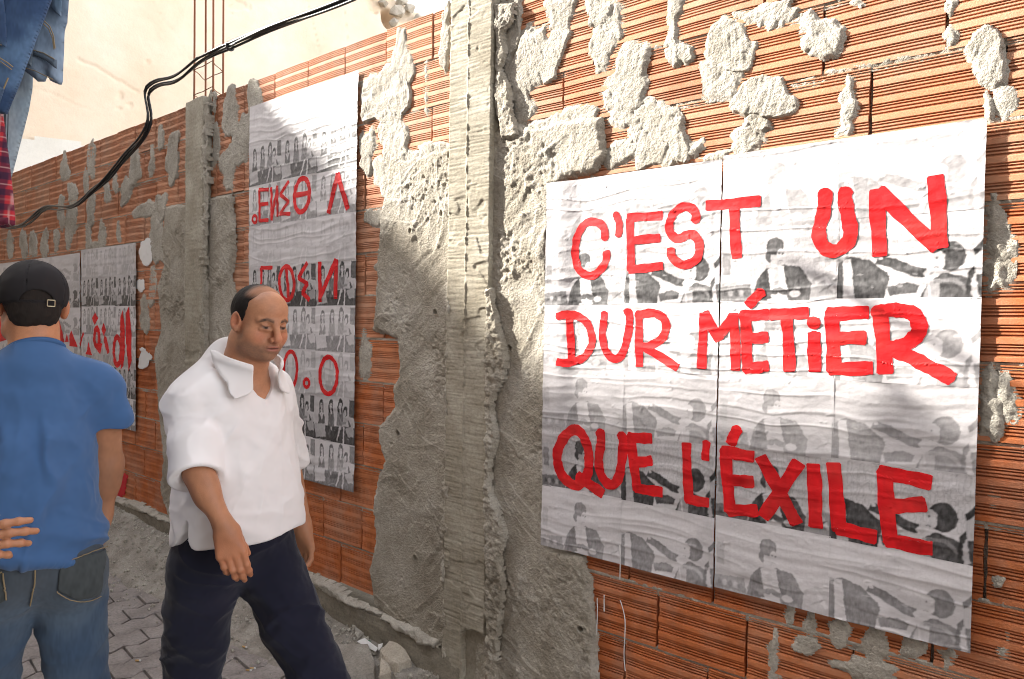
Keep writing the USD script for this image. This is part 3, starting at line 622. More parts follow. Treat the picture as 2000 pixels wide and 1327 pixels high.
PRINT_DARK = {}
def letter(parent, strokes, w, hf, seed, px=True, y=-.015, polys=None, tone=1.0):
    """brush strokes in red paint laid over the paper"""
    r = np.random.default_rng(seed); shapes = []
    for st in strokes:
        ring = len(st) > 3 and st[0] == st[-1]
        pts = np.array([onwall(a, b, y) for a, b in st])
        if len(pts) > 2: pts = spline(pts, 12 * len(pts))
        else: pts = pts[0] + (pts[1] - pts[0]) * np.linspace(0, 1, 14)[:, None]
        d = np.gradient(pts, axis=0); d /= np.linalg.norm(d, axis=1, keepdims=True) + 1e-9
        nrm = np.stack([-d[:, 1], d[:, 0]], 1)
        k = np.arange(len(pts))
        ph = r.uniform(0, 6, 4)
        hw = .5 * w * (1 + .07 * np.sin(k * .55 + ph[0]) + .05 * np.sin(k * 1.3 + ph[1]))
        wob = .03 * w * np.sin(k * .4 + ph[2])
        segs = []
        A, B = pts + nrm * (hw + wob)[:, None], pts - nrm * (hw - wob)[:, None]
        for i in range(len(pts) - 1):
            q = Polygon([A[i], A[i + 1], B[i + 1], B[i]])
            segs.append(q if q.is_valid else q.convex_hull)
        segs += [Point(*p).buffer(.5 * w * .93, 6) for p in pts[1:-1:2]]
        if not ring:
            for p, s in ((pts[0], -1), (pts[-1], 1)):
                dd = d[0] if s < 0 else d[-1]
                c = p + dd * s * w * .10
                segs.append(Polygon([c + np.array([-dd[1], dd[0]]) * w * .46, c - np.array([-dd[1], dd[0]]) * w * .44, p - np.array([-dd[1], dd[0]]) * w * .5, p + np.array([-dd[1], dd[0]]) * w * .5]).convex_hull)
        shapes.append(unary_union(segs))
    for pl in (polys or []):
        shapes.append(Polygon([onwall(a, b, y) for a, b in pl]).buffer(.004).buffer(-.004))
    u = unary_union(shapes).buffer(.0012).simplify(.0008)
    geoms = list(u.geoms) if hasattr(u, 'geoms') else [u]
    cons = []
    for g in geoms:
        cons.append(np.array(g.exterior.coords)[:-1]); cons += [np.array(i.coords)[:-1] for i in g.interiors]
    cs = manifold3d.CrossSection([c.tolist() for c in cons], manifold3d.FillRule.EvenOdd)
    m = manifold3d.Manifold.extrude(cs, .0004).refine_to_length(.0065)
    v, f, _ = meshkit.arrays(m)
    X, Z = v[:, 0], v[:, 1]
    H = hf(X, Z) + .0010 + v[:, 2]
    vv = np.stack([X, -H, Z], 1)
    streak = 1 + .24 * n2(X, Z, 26, 10, seed) + .16 * n2(X, Z, 120, 60, seed + 1) - .22 * smooth01((n2(X, Z, 8, 5, seed + 7) - .1) / .25)
    thin = smooth01((n2(X, Z, 10, 16, seed + 3) + .1) / .5)
    col = np.stack([.68 * streak, .010 * streak + .014 * thin, .014 * streak + .010 * thin], 1) * tone
    part(parent, 'painted_letter', trimesh.Trimesh(vv, f[:, ::-1], process=False), 'red_paint', False, color=np.clip(col, 0, 1))
def arc(cx, cy, rx, ry, rot=0, n=13):
    return [(cx + rx * math.cos(a) * math.cos(rot) - ry * math.sin(a) * math.sin(rot), cy + rx * math.cos(a) * math.sin(rot) + ry * math.sin(a) * math.cos(rot)) for a in np.linspace(0, 2 * math.pi, n)[:-1]] + [(cx + rx * math.cos(rot), cy + rx * math.sin(rot))]
W1, W2 = .027, .036
BIGL = [
    (BIG_L, W1, [[(1180, 466), (1179, 446), (1164, 434), (1143, 437), (1128, 463), (1124, 494), (1133, 529), (1150, 539), (1171, 529), (1184, 492)]]),
    (BIG_L, .024, [[(1202, 419), (1209, 438), (1207, 460)]]),
    (BIG_L, W1, [[(1230, 428), (1232, 528)], [(1226, 426), (1293, 421)], [(1232, 470), (1287, 465)], [(1229, 527), (1293, 520)]]),
    (BIG_L, W1, [[(1358, 432), (1352, 408), (1331, 406), (1312, 425), (1308, 452), (1321, 466), (1352, 458), (1365, 473), (1362, 504), (1341, 517), (1317, 508), (1310, 487)]]),
    (BIG_R, W2 * .85, [[(1381, 402), (1484, 394)], [(1434, 402), (1440, 503)]]),
    (BIG_R, W2, [[(1608, 378), (1600, 454), (1608, 482), (1632, 490), (1652, 478), (1660, 442), (1653, 372)]]),
    (BIG_R, W2, [[(1712, 372), (1717, 498)], [(1714, 374), (1830, 483)], [(1827, 346), (1836, 482)]]),
    (BIG_L, W1, [[(1114, 614), (1118, 707)], [(1093, 619), (1119, 615), (1144, 629), (1156, 657), (1151, 685), (1130, 704), (1093, 707)]]),
    (BIG_L, W1, [[(1180, 612), (1177, 654), (1185, 688), (1202, 702), (1218, 685), (1223, 612)]]),
    (BIG_L, W1, [[(1248, 615), (1249, 715)], [(1245, 616), (1272, 612), (1296, 622), (1301, 643), (1286, 667), (1251, 678)], [(1263, 681), (1324, 718)]]),
    (BIG_L, W1 * 1.05, [[(1375, 613), (1371, 719)], [(1377, 612), (1405, 664)], [(1404, 658), (1432, 618)], [(1434, 614), (1437, 722)]]),
    (BIG_R, W2 * .8, [[(1488, 571), (1462, 596)]]),
    (BIG_R, W2 * .88, [[(1456, 614), (1461, 724)], [(1449, 617), (1500, 615)], [(1458, 661), (1498, 659)], [(1456, 721), (1499, 715)]]),
    (BIG_R, W2 * .88, [[(1506, 615), (1577, 611)], [(1538, 617), (1542, 724)]]),
    (BIG_R, W2 * .95, [[(1590, 652), (1592, 724)], [(1588, 629), (1592, 633)]]),
    (BIG_R, W2, [[(1626, 614), (1628, 724)], [(1618, 613), (1694, 611)], [(1632, 661), (1689, 660)], [(1622, 721), (1702, 719)]]),
    (BIG_R, W2, [[(1720, 611), (1729, 728)], [(1712, 610), (1752, 606), (1787, 617), (1795, 645), (1775, 669), (1736, 680)], [(1732, 677), (1800, 709), (1858, 740)]]),
    (BIG_L, .036, [[(1123, 838), (1102, 859), (1092, 893), (1102, 931), (1123, 948), (1142, 935), (1150, 893), (1140, 852), (1122, 838)], [(1128, 930), (1176, 965)]]),
    (BIG_L, .034, [[(1173, 843), (1170, 893), (1175, 931), (1192, 948), (1209, 928), (1213, 855)]]),
    (BIG_L, .034, [[(1233, 856), (1244, 957)], [(1229, 854), (1272, 857)], [(1237, 904), (1272, 900)], [(1241, 953), (1292, 962)]]),
    (BIG_L, .030, [[(1341, 867), (1345, 976)], [(1341, 975), (1383, 982)]]),
    (BIG_L, .024, [[(1380, 864), (1378, 898)]]),
    (BIG_R, .032, [[(1441, 838), (1428, 866)]]),
    (BIG_R, .036, [[(1418, 882), (1426, 998)], [(1412, 882), (1471, 892)], [(1422, 938), (1470, 941)], [(1424, 997), (1478, 997)]]),
    (BIG_R, .037, [[(1486, 894), (1556, 1022)], [(1560, 905), (1491, 1009)]]),
    (BIG_R, .037, [[(1588, 909), (1594, 1029)]]),
    (BIG_R, .038, [[(1627, 907), (1640, 1037)], [(1636, 1032), (1709, 1049)]]),
    (BIG_R, .038, [[(1726, 924), (1739, 1059)], [(1719, 923), (1816, 943)], [(1737, 989), (1805, 986)], [(1733, 1056), (1818, 1071)]])]
for i, (pp, w, st) in enumerate(BIGL): letter(pp, st, w, h_big, 900 + i)
TW = .018
for i, (st, w) in enumerate([
    ([arc(497.5, 428.4, 4.2, 7)], .014), ([[(507, 372), (507, 432)], [(506, 371), (525, 371)], [(507, 400), (523.5, 398)], [(507, 431.5), (523.5, 430)]], TW),
    ([[(530, 367), (530, 430)], [(530, 430), (541.5, 364)], [(541.5, 364), (542, 423)]], TW), ([[(564, 355), (547, 380)], [(547, 380), (563.5, 394)], [(563.5, 394), (546.5, 418)], [(546.5, 418), (567, 418)]], TW),
    ([arc(590, 381.7, 14.5, 33, .1), [(576, 382), (604, 377)]], .024), ([[(642, 416), (659.5, 340)], [(659.5, 340), (679, 408)]], .030),
    ([[(510, 559), (509, 524)], [(509, 523.5), (531, 523)]], TW), ([arc(560, 553.6, 14.5, 33), [(560, 522), (563, 585)]], .022),
    ([[(600.5, 514), (584, 543)], [(584, 543), (600.5, 555)], [(600.5, 555), (590, 572)], [(590, 572), (603.5, 586)]], .022),
    ([[(624.7, 513), (624.7, 589)], [(625, 581), (656, 508)], [(656, 508), (655, 583)]], .026),
    ([arc(567, 722, 13, 35)], .020), ([arc(598.6, 748.6, 5, 8)], .016), ([arc(641.4, 733.6, 17, 36)], .022)]):
    letter(TALL, st, w, h_tall, 940 + i)
PF = -.012
for i, (pp, pl, st, w) in enumerate([
    (FAR_R, [[(252, 600), (257, 650), (257, 705), (251, 725), (247, 670), (246, 612)]], [], .03),
    (FAR_R, [[(240, 606), (244, 640), (244, 690), (240, 715), (236, 722), (235, 660), (236, 622)]], [arc(229, 686, 7, 27)], .040),
    (FAR_R, [[(205, 655), (209, 660), (214, 688), (210, 692), (203, 668)]], [], .03), (FAR_R, [[(203, 631), (208, 644), (204, 657), (199, 644)]], [], .03),
    (FAR_R, [[(193, 668), (199, 672), (196, 692), (190, 686)]], [arc(190, 660, 4.6, 18)], .045), (FAR_R, [[(186, 611), (192, 622), (186, 635), (180, 622)]], [], .03),
    (FAR_R, [[(173, 668), (177, 684), (180, 694), (168, 692), (171, 684)], [(163, 648), (165, 653), (158, 676), (156, 672)]], [], .03),
    (FAR_L, [[(115, 628), (122, 648), (126, 668), (120, 672), (108, 668), (109, 646)]], [], .03), (FAR_L, [[(131, 652), (134, 668), (127, 668)]], [], .03),
    (FAR_L, [[(140, 646), (147, 664), (152, 678), (136, 676), (136, 656)]], [], .03), (FAR_L, [[(0, 612), (8, 640), (12, 664), (0, 668), (-20, 668), (-20, 620)]], [], .03)]):
    letter(pp, st, w, h_far, 970 + i, y=PF, polys=pl)
# torn white scraps left on the wall next to the far poster
for i, (cx, cy, w, h, lab) in enumerate([(286, 492, 24, 36, 'largest torn white paper scrap, top of those beside the far poster'), (276, 557, 15, 20, 'small torn white paper scrap halfway down beside the far poster'),
                                   (283, 702, 20, 24, 'torn white paper scrap low beside the far poster'), (281, 683, 12, 6, 'thin sliver of white paper just above the low torn scrap')]):
    solo('paper_scrap', relief(blobpoly(cx, cy, w, h, .2 * i, 40 + i), .005, lambda sd, X, Z: .004 + .004 * np.maximum(n2(X, Z, 20, seed=i), 0), rough=.014, rscale=28, seed=90 + i, flatdrop=-.003), 'scrap_paper', lab, 'paper scrap', 'torn paper left beside the far poster', smooth=True)
# ---------------------------------------------------------------- street, buildings round it
xs, ys = np.r_[np.linspace(-60, -10, 12), np.arange(-9.5, 1.0, .02), np.linspace(1.2, 40, 12)], np.r_[np.linspace(-40, -4.0, 10), np.arange(-3.4, .06, .02), np.linspace(.3, 40, 10)]
X, Y = np.meshgrid(xs, ys)
def ground_h(X, Y):
    """the strip of rubble and cement banked up against the footing; the street itself lies at 0"""
    top = np.interp(X, [-9, -5.4, -4.6, -2.9, -2.0, -.5], [.27, .24, .19, .13, .075, .05])
    edge = -.36 + .05 * n2(X, X * 0, 2.2, seed=5) + .03 * n2(X, X * 0, 9, seed=6)
    s = smooth01((Y - edge) / (.02 - edge))
    inb = smooth01((Y - edge + .015) / .03) * (Y < .3) * (X > -9.6)
    r = .010 * n2(X, Y, 9, seed=21) + .008 * n2(X, Y, 26, seed=22) + .004 * n2(X, Y, 60, seed=23)
    near = smooth01((X + 3.4) / .8)
    r = r + near * (.022 * n2(X, Y, 7, seed=24) + .020 * n2(X, Y, 30, seed=28) + .016 * np.maximum(ridge(X, Y, 14, seed=25), 0) - .01)
    return -.030 + inb * (.034 + top * s + r * smooth01((Y - edge) / .05))
Zg = ground_h(X, Y)
(v, f), _ = gridmesh(X, Y, Zg)
solo('ground', trimesh.Trimesh(v, f, process=False), 'dirt', kind='structure', smooth=True)

pv = UsdGeom.Xform.Define(stage, '/World/pavement'); say(pv.GetPrim(), kind='structure')
PL, PW = .235, .155
def zig(s):                      # the interlocking wave of the long sides
    t = (s / (PL / 2)) % 1.0
    return .016 * (np.abs((t * 2) % 2 - 1) * 2 - 1)
def paver(cx, cy, ang, r):
    n = 9
    s = np.linspace(-PL / 2, PL / 2, n)
    g = .0048
    top = np.r_[np.stack([s * (1 - 2 * g / PL), PW / 2 - g + zig(s + PL)], 1), np.stack([s[::-1] * (1 - 2 * g / PL), -PW / 2 + g + zig(s[::-1] + PL)], 1)]
    inn = top * [1 - .012 / PL * 2, 1 - .012 / PW * 2]
    ca, sa = math.cos(ang), math.sin(ang)
    R = lambda p: np.stack([p[:, 0] * ca - p[:, 1] * sa + cx, p[:, 0] * sa + p[:, 1] * ca + cy], 1)
    z = r.normal(0, .0022); tx, ty = r.normal(0, .008, 2)
    def lift(p, zz): return np.column_stack([p, zz + z + (p[:, 0] - cx) * tx + (p[:, 1] - cy) * ty])
    a, b, c = lift(R(inn), 0), lift(R(top), -.006), lift(R(top), -.05)
    v = np.vstack([a, b, c, a.mean(0)[None]]); m = len(a); k = np.arange(m); k2 = (k + 1) % m
    f = np.vstack([np.stack([k, k2, np.full(m, 3 * m)], 1), np.stack([m + k, m + k2, k2], 1), np.stack([m + k, k2, k], 1), np.stack([2 * m + k, 2 * m + k2, m + k2], 1), np.stack([2 * m + k, m + k2, m + k], 1)])
    # orientation outward
    return trimesh.Trimesh(v, f[:, ::-1] if top[0, 1] > 0 else f, process=False)
r = np.random.default_rng(5)
PANG = math.radians(83)
cells = []
ca, sa = math.cos(PANG), math.sin(PANG)
for i in range(-60, 60):
    for j in range(-60, 60):
        u, w = (i + .5 * (j % 2)) * PL, j * PW
        x, y = u * ca - w * sa - 4.0, u * sa + w * ca - 1.6
        if -9.3 < x < .4 and -4.3 < y < -.26 + .05 * math.sin(x * 3):
            px, py, z = pixel((x, y, 0))
            vis = z > .3 and -40 < px < 2040 and 300 < py < 1370
            cells.append((0 if vis else 1, np.hypot(x - EYE[0], y - EYE[1]), x, y))
cells.sort()
rest = []
for n_, (vis, dd, x, y) in enumerate(cells):
    m = paver(x, y, PANG, r)
    if n_ < 290 and vis == 0: part('/World/pavement', 'paver', m, 'paver_stone', 20)
    else: rest.append(m)
p = part('/World/pavement', 'far_pavers', cat(rest), 'paver_stone', 20, kind='stuff')

# cream building behind the wall, its face turned a little towards the street
CB = thing('cream_building', 'cream plastered building rising behind the brick wall, its top right broken open', 'building')
O = np.array([-10.6, 0.0]); DIR = np.array([.397, .918]); NRM = np.array([.918, -.397])
def facade(u0, u1, z0, z1, res, depth, mat, name, keepf=None, smooth=True, parent=CB):
    us, zs = np.arange(u0, u1 + res, res), np.arange(z0, z1 + res, res)
    U, Zz = np.meshgrid(us, zs); D = depth(U, Zz)
    k = None
    if keepf is not None:
        K = keepf(U, Zz); k = K[:-1, :-1] & K[1:, 1:]
    (v, f), _ = gridmesh(O[0] + DIR[0] * U + NRM[0] * D, O[1] + DIR[1] * U + NRM[1] * D, Zz, k)
    part(parent, name, trimesh.Trimesh(v, f, process=False), mat, smooth)
def outline(u): # the broken top edge
    return np.interp(u, [-8, 4.8, 5.0, 5.4, 5.9, 6.15, 6.35, 6.7, 8, 14], [8.25, 8.25, 7.1, 6.8, 6.72, 6.62, 6.42, 6.2, 6.0, 5.8]) + .06 * n2(u, u * 0, 3.0, seed=4) + .05 * n2(u, u * 0, 11, seed=5)
def fdep(U, Zz):
    d = .010 * n2(U, Zz, .9, seed=41) + .006 * n2(U, Zz, 4, seed=42) + .002 * n2(U, Zz, 20, seed=40)
    scar = smooth01((n2(U, Zz, 1.3, 1.8, seed=43, oct=4) - .26) / .025) + smooth01((n2(U, Zz, 3.1, 3.6, seed=53, oct=4) - .40) / .03); d = d - .016 * np.clip(scar, 0, 1)
    def crack(u0, z0, u1, z1, w, sd):
        t = (U - u0) / (u1 - u0); zc_ = z0 + (z1 - z0) * t + .07 * n2(U, Zz * 0, 4, seed=sd) + .02 * n2(U, Zz * 0, 17, seed=sd + 1)
        return np.exp(-((Zz - zc_) / w) ** 2) * (t > 0) * (t < 1)
    d = d - .020 * (crack(1.45, 4.98, 2.15, 4.62, .014, 44) + crack(2.1, 6.2, 3.1, 4.7, .006, 45) * .5 + .4 * crack(.9, 4.5, 1.6, 4.3, .010, 46)  + crack(4.3, 6.6, 4.7, 5.0, .016, 48) + crack(4.9, 6.5, 5.0, 5.6, .03, 49))
    rub = smooth01((Zz - (outline(U) - .42 + .16 * n2(U, Zz * 0, 1.6, seed=45))) / .1) * smooth01((U - 5.2) / .2)
    d = d + rub * (.10 * n2(U, Zz, 3.2, seed=46) + .06 * n2(U, Zz, 9, seed=47) - .08)
    hole = smooth01(1.4 - np.hypot((U - 5.62) / .10, (Zz - 6.40) / .14) + .3 * n2(U, Zz, 5, seed=48))
    return d - .35 * np.clip(hole, 0, 1)
facade(-.6, 7.0, 2.95, 7.3, .02, fdep, 'stucco', 'plastered_wall', lambda U, Zz: Zz < outline(U))
facade(-7.0, -.58, 2.70, 8.5, .12, fdep, 'stucco', 'plastered_wall', lambda U, Zz: Zz < outline(U))  # unseen left stretch, placed and raised to cast the shadow edge
facade(-.6, 7.0, 7.26, 8.5, .06, fdep, 'stucco', 'plastered_wall', lambda U, Zz: Zz < outline(U))
facade(6.98, 12.5, 2.70, 8.5, .06, fdep, 'stucco', 'plastered_wall', lambda U, Zz: Zz < outline(U))
facade(-7.0, 12.5, 2.52, 4.02, .05, lambda U, Zz: .06 + .010 * n2(U, Zz, 2, seed=49), 'stucco_white', 'plaster_band', lambda U, Zz: (Zz > 3.30 + .02 * n2(U, U * 0, 2, seed=3)) & (Zz < 3.86 + .05 * n2(U, U * 0, 2.5, seed=7)))
facade(-7.0, 12.5, 0, 3.36, .05, lambda U, Zz: .02 + .02 * n2(U, Zz, 2.2, seed=51) - .10 * smooth01(1.2 - np.hypot((U + .15) / .12, (Zz - 3.1) / .10)), 'stucco', 'lower_wall')
def slab(u0, u1, z0, z1, d0, d1):
    c = []
    for u in (u0, u1):
        for d in (d0, d1):
            for z in (z0, z1): c.append((O[0] + DIR[0] * u + NRM[0] * d, O[1] + DIR[1] * u + NRM[1] * d, z))
    return trimesh.Trimesh(*meshkit.arrays(manifold3d.Manifold.hull_points(np.array(c)))[:2], process=False)
part(CB, 'ledge', slab(-7, 12.5, 3.33, 3.365, -.02, .11), 'stucco')
part(CB, 'building_core', cat([slab(-7, 4.7, 0, 8.2, -6, -.5), slab(4.7, 6.2, 0, 6.3, -6, -.5), slab(6.2, 12.5, 0, 5.6, -6, -.5)]), 'stucco')
# rubble stones along the broken top
for i, (u, z, s) in enumerate([(5.35, 6.72, .13), (5.52, 6.60, .10), (5.75, 6.52, .15), (5.95, 6.62, .12), (6.1, 6.48, .11), (5.82, 6.70, .12), (6.3, 6.36, .10), (5.70, 6.34, .10)]):
    q = np.random.default_rng(70 + i).normal(size=(16, 3)); q /= np.linalg.norm(q, axis=1, keepdims=True)
    m = trimesh.Trimesh(*meshkit.arrays(manifold3d.Manifold.hull_points(q * s * np.array([1, .8, .7]) + [O[0] + DIR[0] * u, O[1] + DIR[1] * u, z]))[:2], process=False)
    part(CB, 'rubble_stone', m, 'stone')
# unseen building across the alley, added to block sun and cut bounce light
OB = thing('plaster_building', 'unseen plastered building across the alley behind the photographer, sized and darkened to shade the wall', 'building')
part(OB, 'facade_wall', boxm((-16, -9.0, 0), (14, -4.6, 8.2)), 'opposite_plaster')
part(OB, 'parapet', boxm((-16, -4.75, 8.202), (14, -4.55, 8.4)), 'opposite_plaster')
for i in range(8):
    for z in (1.2, 4.4):
        w = part(OB, 'window_frame', boxm((-14 + i * 3.4, -4.598, z), (-12.9 + i * 3.4, -4.55, z + 1.5)), 'opposite_plaster')
        part(w, 'pane', boxm((-13.9 + i * 3.4, -4.549, z + .1), (-13.0 + i * 3.4, -4.545, z + 1.4)), 'black_rubber')

# loose grit and crumbs of mortar over the banked rubble
r = np.random.default_rng(77); N_ = 3600
gx, gy = r.uniform(-6.5, -1.2, N_), -np.abs(r.normal(0, .22, N_)); ok_ = gy > -.52; gx, gy = gx[ok_], gy[ok_]; N_ = len(gx)
gs = np.minimum(.020, .0032 + r.exponential(.0033, N_)); gz = np.maximum(ground_h(gx, gy), 0)
o6 = np.array([[1, 0, 0], [-1, 0, 0], [0, 1, 0], [0, -1, 0], [0, 0, 1], [0, 0, -1]], float); f8 = np.array([[0, 2, 4], [2, 1, 4], [1, 3, 4], [3, 0, 4], [2, 0, 5], [1, 2, 5], [3, 1, 5], [0, 3, 5]])
rot = np.linalg.qr(r.normal(size=(N_, 3, 3)))[0]; rot[np.linalg.det(rot) < 0] *= -1
gv = np.einsum('kj,nij->nki', o6, rot) * r.uniform(.55, 1.25, (N_, 6, 1)) * gs[:, None, None] + np.stack([gx, gy, gz + gs * .3], 1)[:, None]
bits = [trimesh.Trimesh(gv.reshape(-1, 3), (f8[None] + 6 * np.arange(N_)[:, None, None]).reshape(-1, 3), process=False)]
solo('rubble_grit', cat(bits), 'mortar', kind='stuff', label='fine grit and mortar crumbs scattered along the foot of the wall', category='grit')
# ---------------------------------------------------------------- people: smooth distance fields, meshed
def smin(a, b, k):
    h = np.clip(.5 + .5 * (b - a) / k, 0, 1)
    return b + (a - b) * h - k * h * (1 - h)
def smax(a, b, k): return -smin(-a, -b, k)
def rc(p, a, b, r1, r2=None):
    r2 = r1 if r2 is None else r2
    a, b = np.asarray(a, float), np.asarray(b, float); ba = b - a
    h = np.clip(((p - a) @ ba) / (ba @ ba + 1e-12), 0, 1)
    return np.linalg.norm(p - a - h[:, None] * ba, axis=1) - (r1 + (r2 - r1) * h)
def ell(p, c, r):
    r = np.asarray(r, float); q = p - np.asarray(c, float)
    k0 = np.linalg.norm(q / r, axis=1); k1 = np.linalg.norm(q / r ** 2, axis=1)
    return k0 * (k0 - 1) / np.maximum(k1, 1e-9)
def chain(p, pts, rad, k=.02):
    d = None
    for a, b, r1, r2 in zip(pts[:-1], pts[1:], rad[:-1], rad[1:]):
        e = rc(p, a, b, r1, r2); d = e if d is None else smin(d, e, k)
    return d
def mesh_field(f, lo, hi, h, coarse=4):
    """surface nets over a field, evaluated only near the surface"""
    lo, hi = np.asarray(lo, float), np.asarray(hi, float)
    nc = np.ceil((hi - lo) / (h * coarse)).astype(int) + 1
    ax = [lo[i] + np.arange(nc[i]) * h * coarse for i in range(3)]
    C = np.stack(np.meshgrid(*ax, indexing='ij'), -1).reshape(-1, 3)
    Fc = f(C).reshape(nc)
    near = np.abs(Fc) < h * coarse * 1.9
    near = ndimage.binary_dilation(near, iterations=1)
    nf = (nc - 1) * coarse + 1
    ii = [np.minimum((np.arange(nf[i]) + coarse // 2) // coarse, nc[i] - 1) for i in range(3)]
    F = Fc[np.ix_(*ii)].astype(np.float32); M = near[np.ix_(*ii)]
    idx = np.argwhere(M)
    out = np.empty(len(idx), np.float32)
    for s in range(0, len(idx), 400000): out[s:s + 400000] = f(lo + idx[s:s + 400000] * h)
    F[tuple(idx.T)] = out
    S = F < 0
    n = nf - 1
    cnt = np.zeros(n, np.int8)
    for a, b, c in np.ndindex(2, 2, 2): cnt += S[a:a + n[0], b:b + n[1], c:c + n[2]]
    cells = np.argwhere((cnt > 0) & (cnt < 8))
    num = np.full(n, -1, np.int64); num[tuple(cells.T)] = np.arange(len(cells))
    acc, w = np.zeros((len(cells), 3)), np.zeros(len(cells))
    for axis in range(3):
        o1, o2 = [k for k in range(3) if k != axis]
        for a, b in np.ndindex(2, 2):
            p0 = cells.copy(); p0[:, o1] += a; p0[:, o2] += b
            p1 = p0.copy(); p1[:, axis] += 1
            f0, f1 = F[tuple(p0.T)], F[tuple(p1.T)]
            m = (f0 < 0) != (f1 < 0)
            t = np.where(m, f0 / np.where(m, f0 - f1, 1), 0)
            q = p0.astype(float); q[:, axis] += t
            acc[m] += q[m]; w[m] += 1
    V = lo + acc / w[:, None] * h
    faces = []
    for axis in range(3):
        o1, o2 = (axis + 1) % 3, (axis + 2) % 3
        sl0 = [slice(1, -1)] * 3; sl1 = [slice(1, -1)] * 3
        sl0[axis] = slice(0, -1); sl1[axis] = slice(1, None)
        a, b = S[tuple(sl0)], S[tuple(sl1)]
        e = np.argwhere(a != b); e0 = e.copy()
        off = np.ones(3, int); off[axis] = 0
        e0 = e + off
        sgn = a[tuple(e.T)]
        def cell(d1, d2):
            q = e0.copy(); q[:, o1] += d1; q[:, o2] += d2; return num[tuple(q.T)]
        q = np.stack([cell(-1, -1), cell(0, -1), cell(0, 0), cell(-1, 0)], 1)
        q = np.where(sgn[:, None], q, q[:, ::-1])
        q = q[(q >= 0).all(1)]
        faces += [q[:, [0, 1, 2]], q[:, [0, 2, 3]]]
    return trimesh.Trimesh(V, np.vstack(faces), process=False)
def vnormals(m): return meshkit.arrays(m, True)[2]
def puff(m, amount):
    """push the vertices out along their normals"""
    return trimesh.Trimesh(m.vertices + vnormals(m) * amount[:, None], m.faces, process=False)
def n3(p, s, seed=0, oct=3):
    return 2 * fbm(np.asarray(p) * np.asarray(s) + seed * 3.7, oct, seed) - 1
def folds(p, s, seed, sharp=1.5):
    q = np.asarray(p) + .035 * np.stack([n3(p, 7, seed + 1, 2), n3(p, 7, seed + 2, 2), n3(p, 7, seed + 3, 2)], 1)
    return np.maximum(1 - np.abs(n3(q, s, seed, 2)) * sharp, 0) ** 2

def poly_sd(u, v, poly):
    P = np.asarray(poly, float); d = np.full(len(u), 1e9); inside = np.zeros(len(u), bool)
    for a, b in zip(P, np.roll(P, -1, 0)):
        e = b - a; w = np.stack([u - a[0], v - a[1]], 1); h = np.clip(w @ e / (e @ e), 0, 1)
        d = np.minimum(d, np.hypot(*(w - h[:, None] * e).T))
        c = ((a[1] <= v) != (b[1] <= v)) & (u < (b[0] - a[0]) * (v - a[1]) / (b[1] - a[1] + 1e-12) + a[0]); inside ^= c
    return np.where(inside, -d, d)
class Frame:
    """a person's own axes: forward, left, up, standing at a point of the street"""
    def __init__(self, x, y, yaw, size=1.0, drop=0.0):
        self.o = np.array([x, y, 0.0]); a = math.radians(yaw); self.k, self.drop = size, np.array([0, 0, drop])
        self.stand = self.o
        self.M = np.array([[math.cos(a), math.sin(a), 0], [-math.sin(a), math.cos(a), 0], [0, 0, 1.0]])
    def w(self, p): return self.stand + self.k * (np.asarray(p, float) - self.drop) @ self.M
    def loc(self, p): return (np.asarray(p, float) - self.o) @ self.M.T
    def at(self, px, py, l):
        """the point of the person's vertical plane at l metres to the left that a pixel of the photograph shows"""
        e, d = self.loc(EYE), ray(px, py) @ self.M.T
        t = (l - e[1]) / d[1]; q = e + t * d
        return np.array([q[0], l, q[2]])
    def world(self, m): return trimesh.Trimesh(self.w(m.vertices), m.faces, process=False)

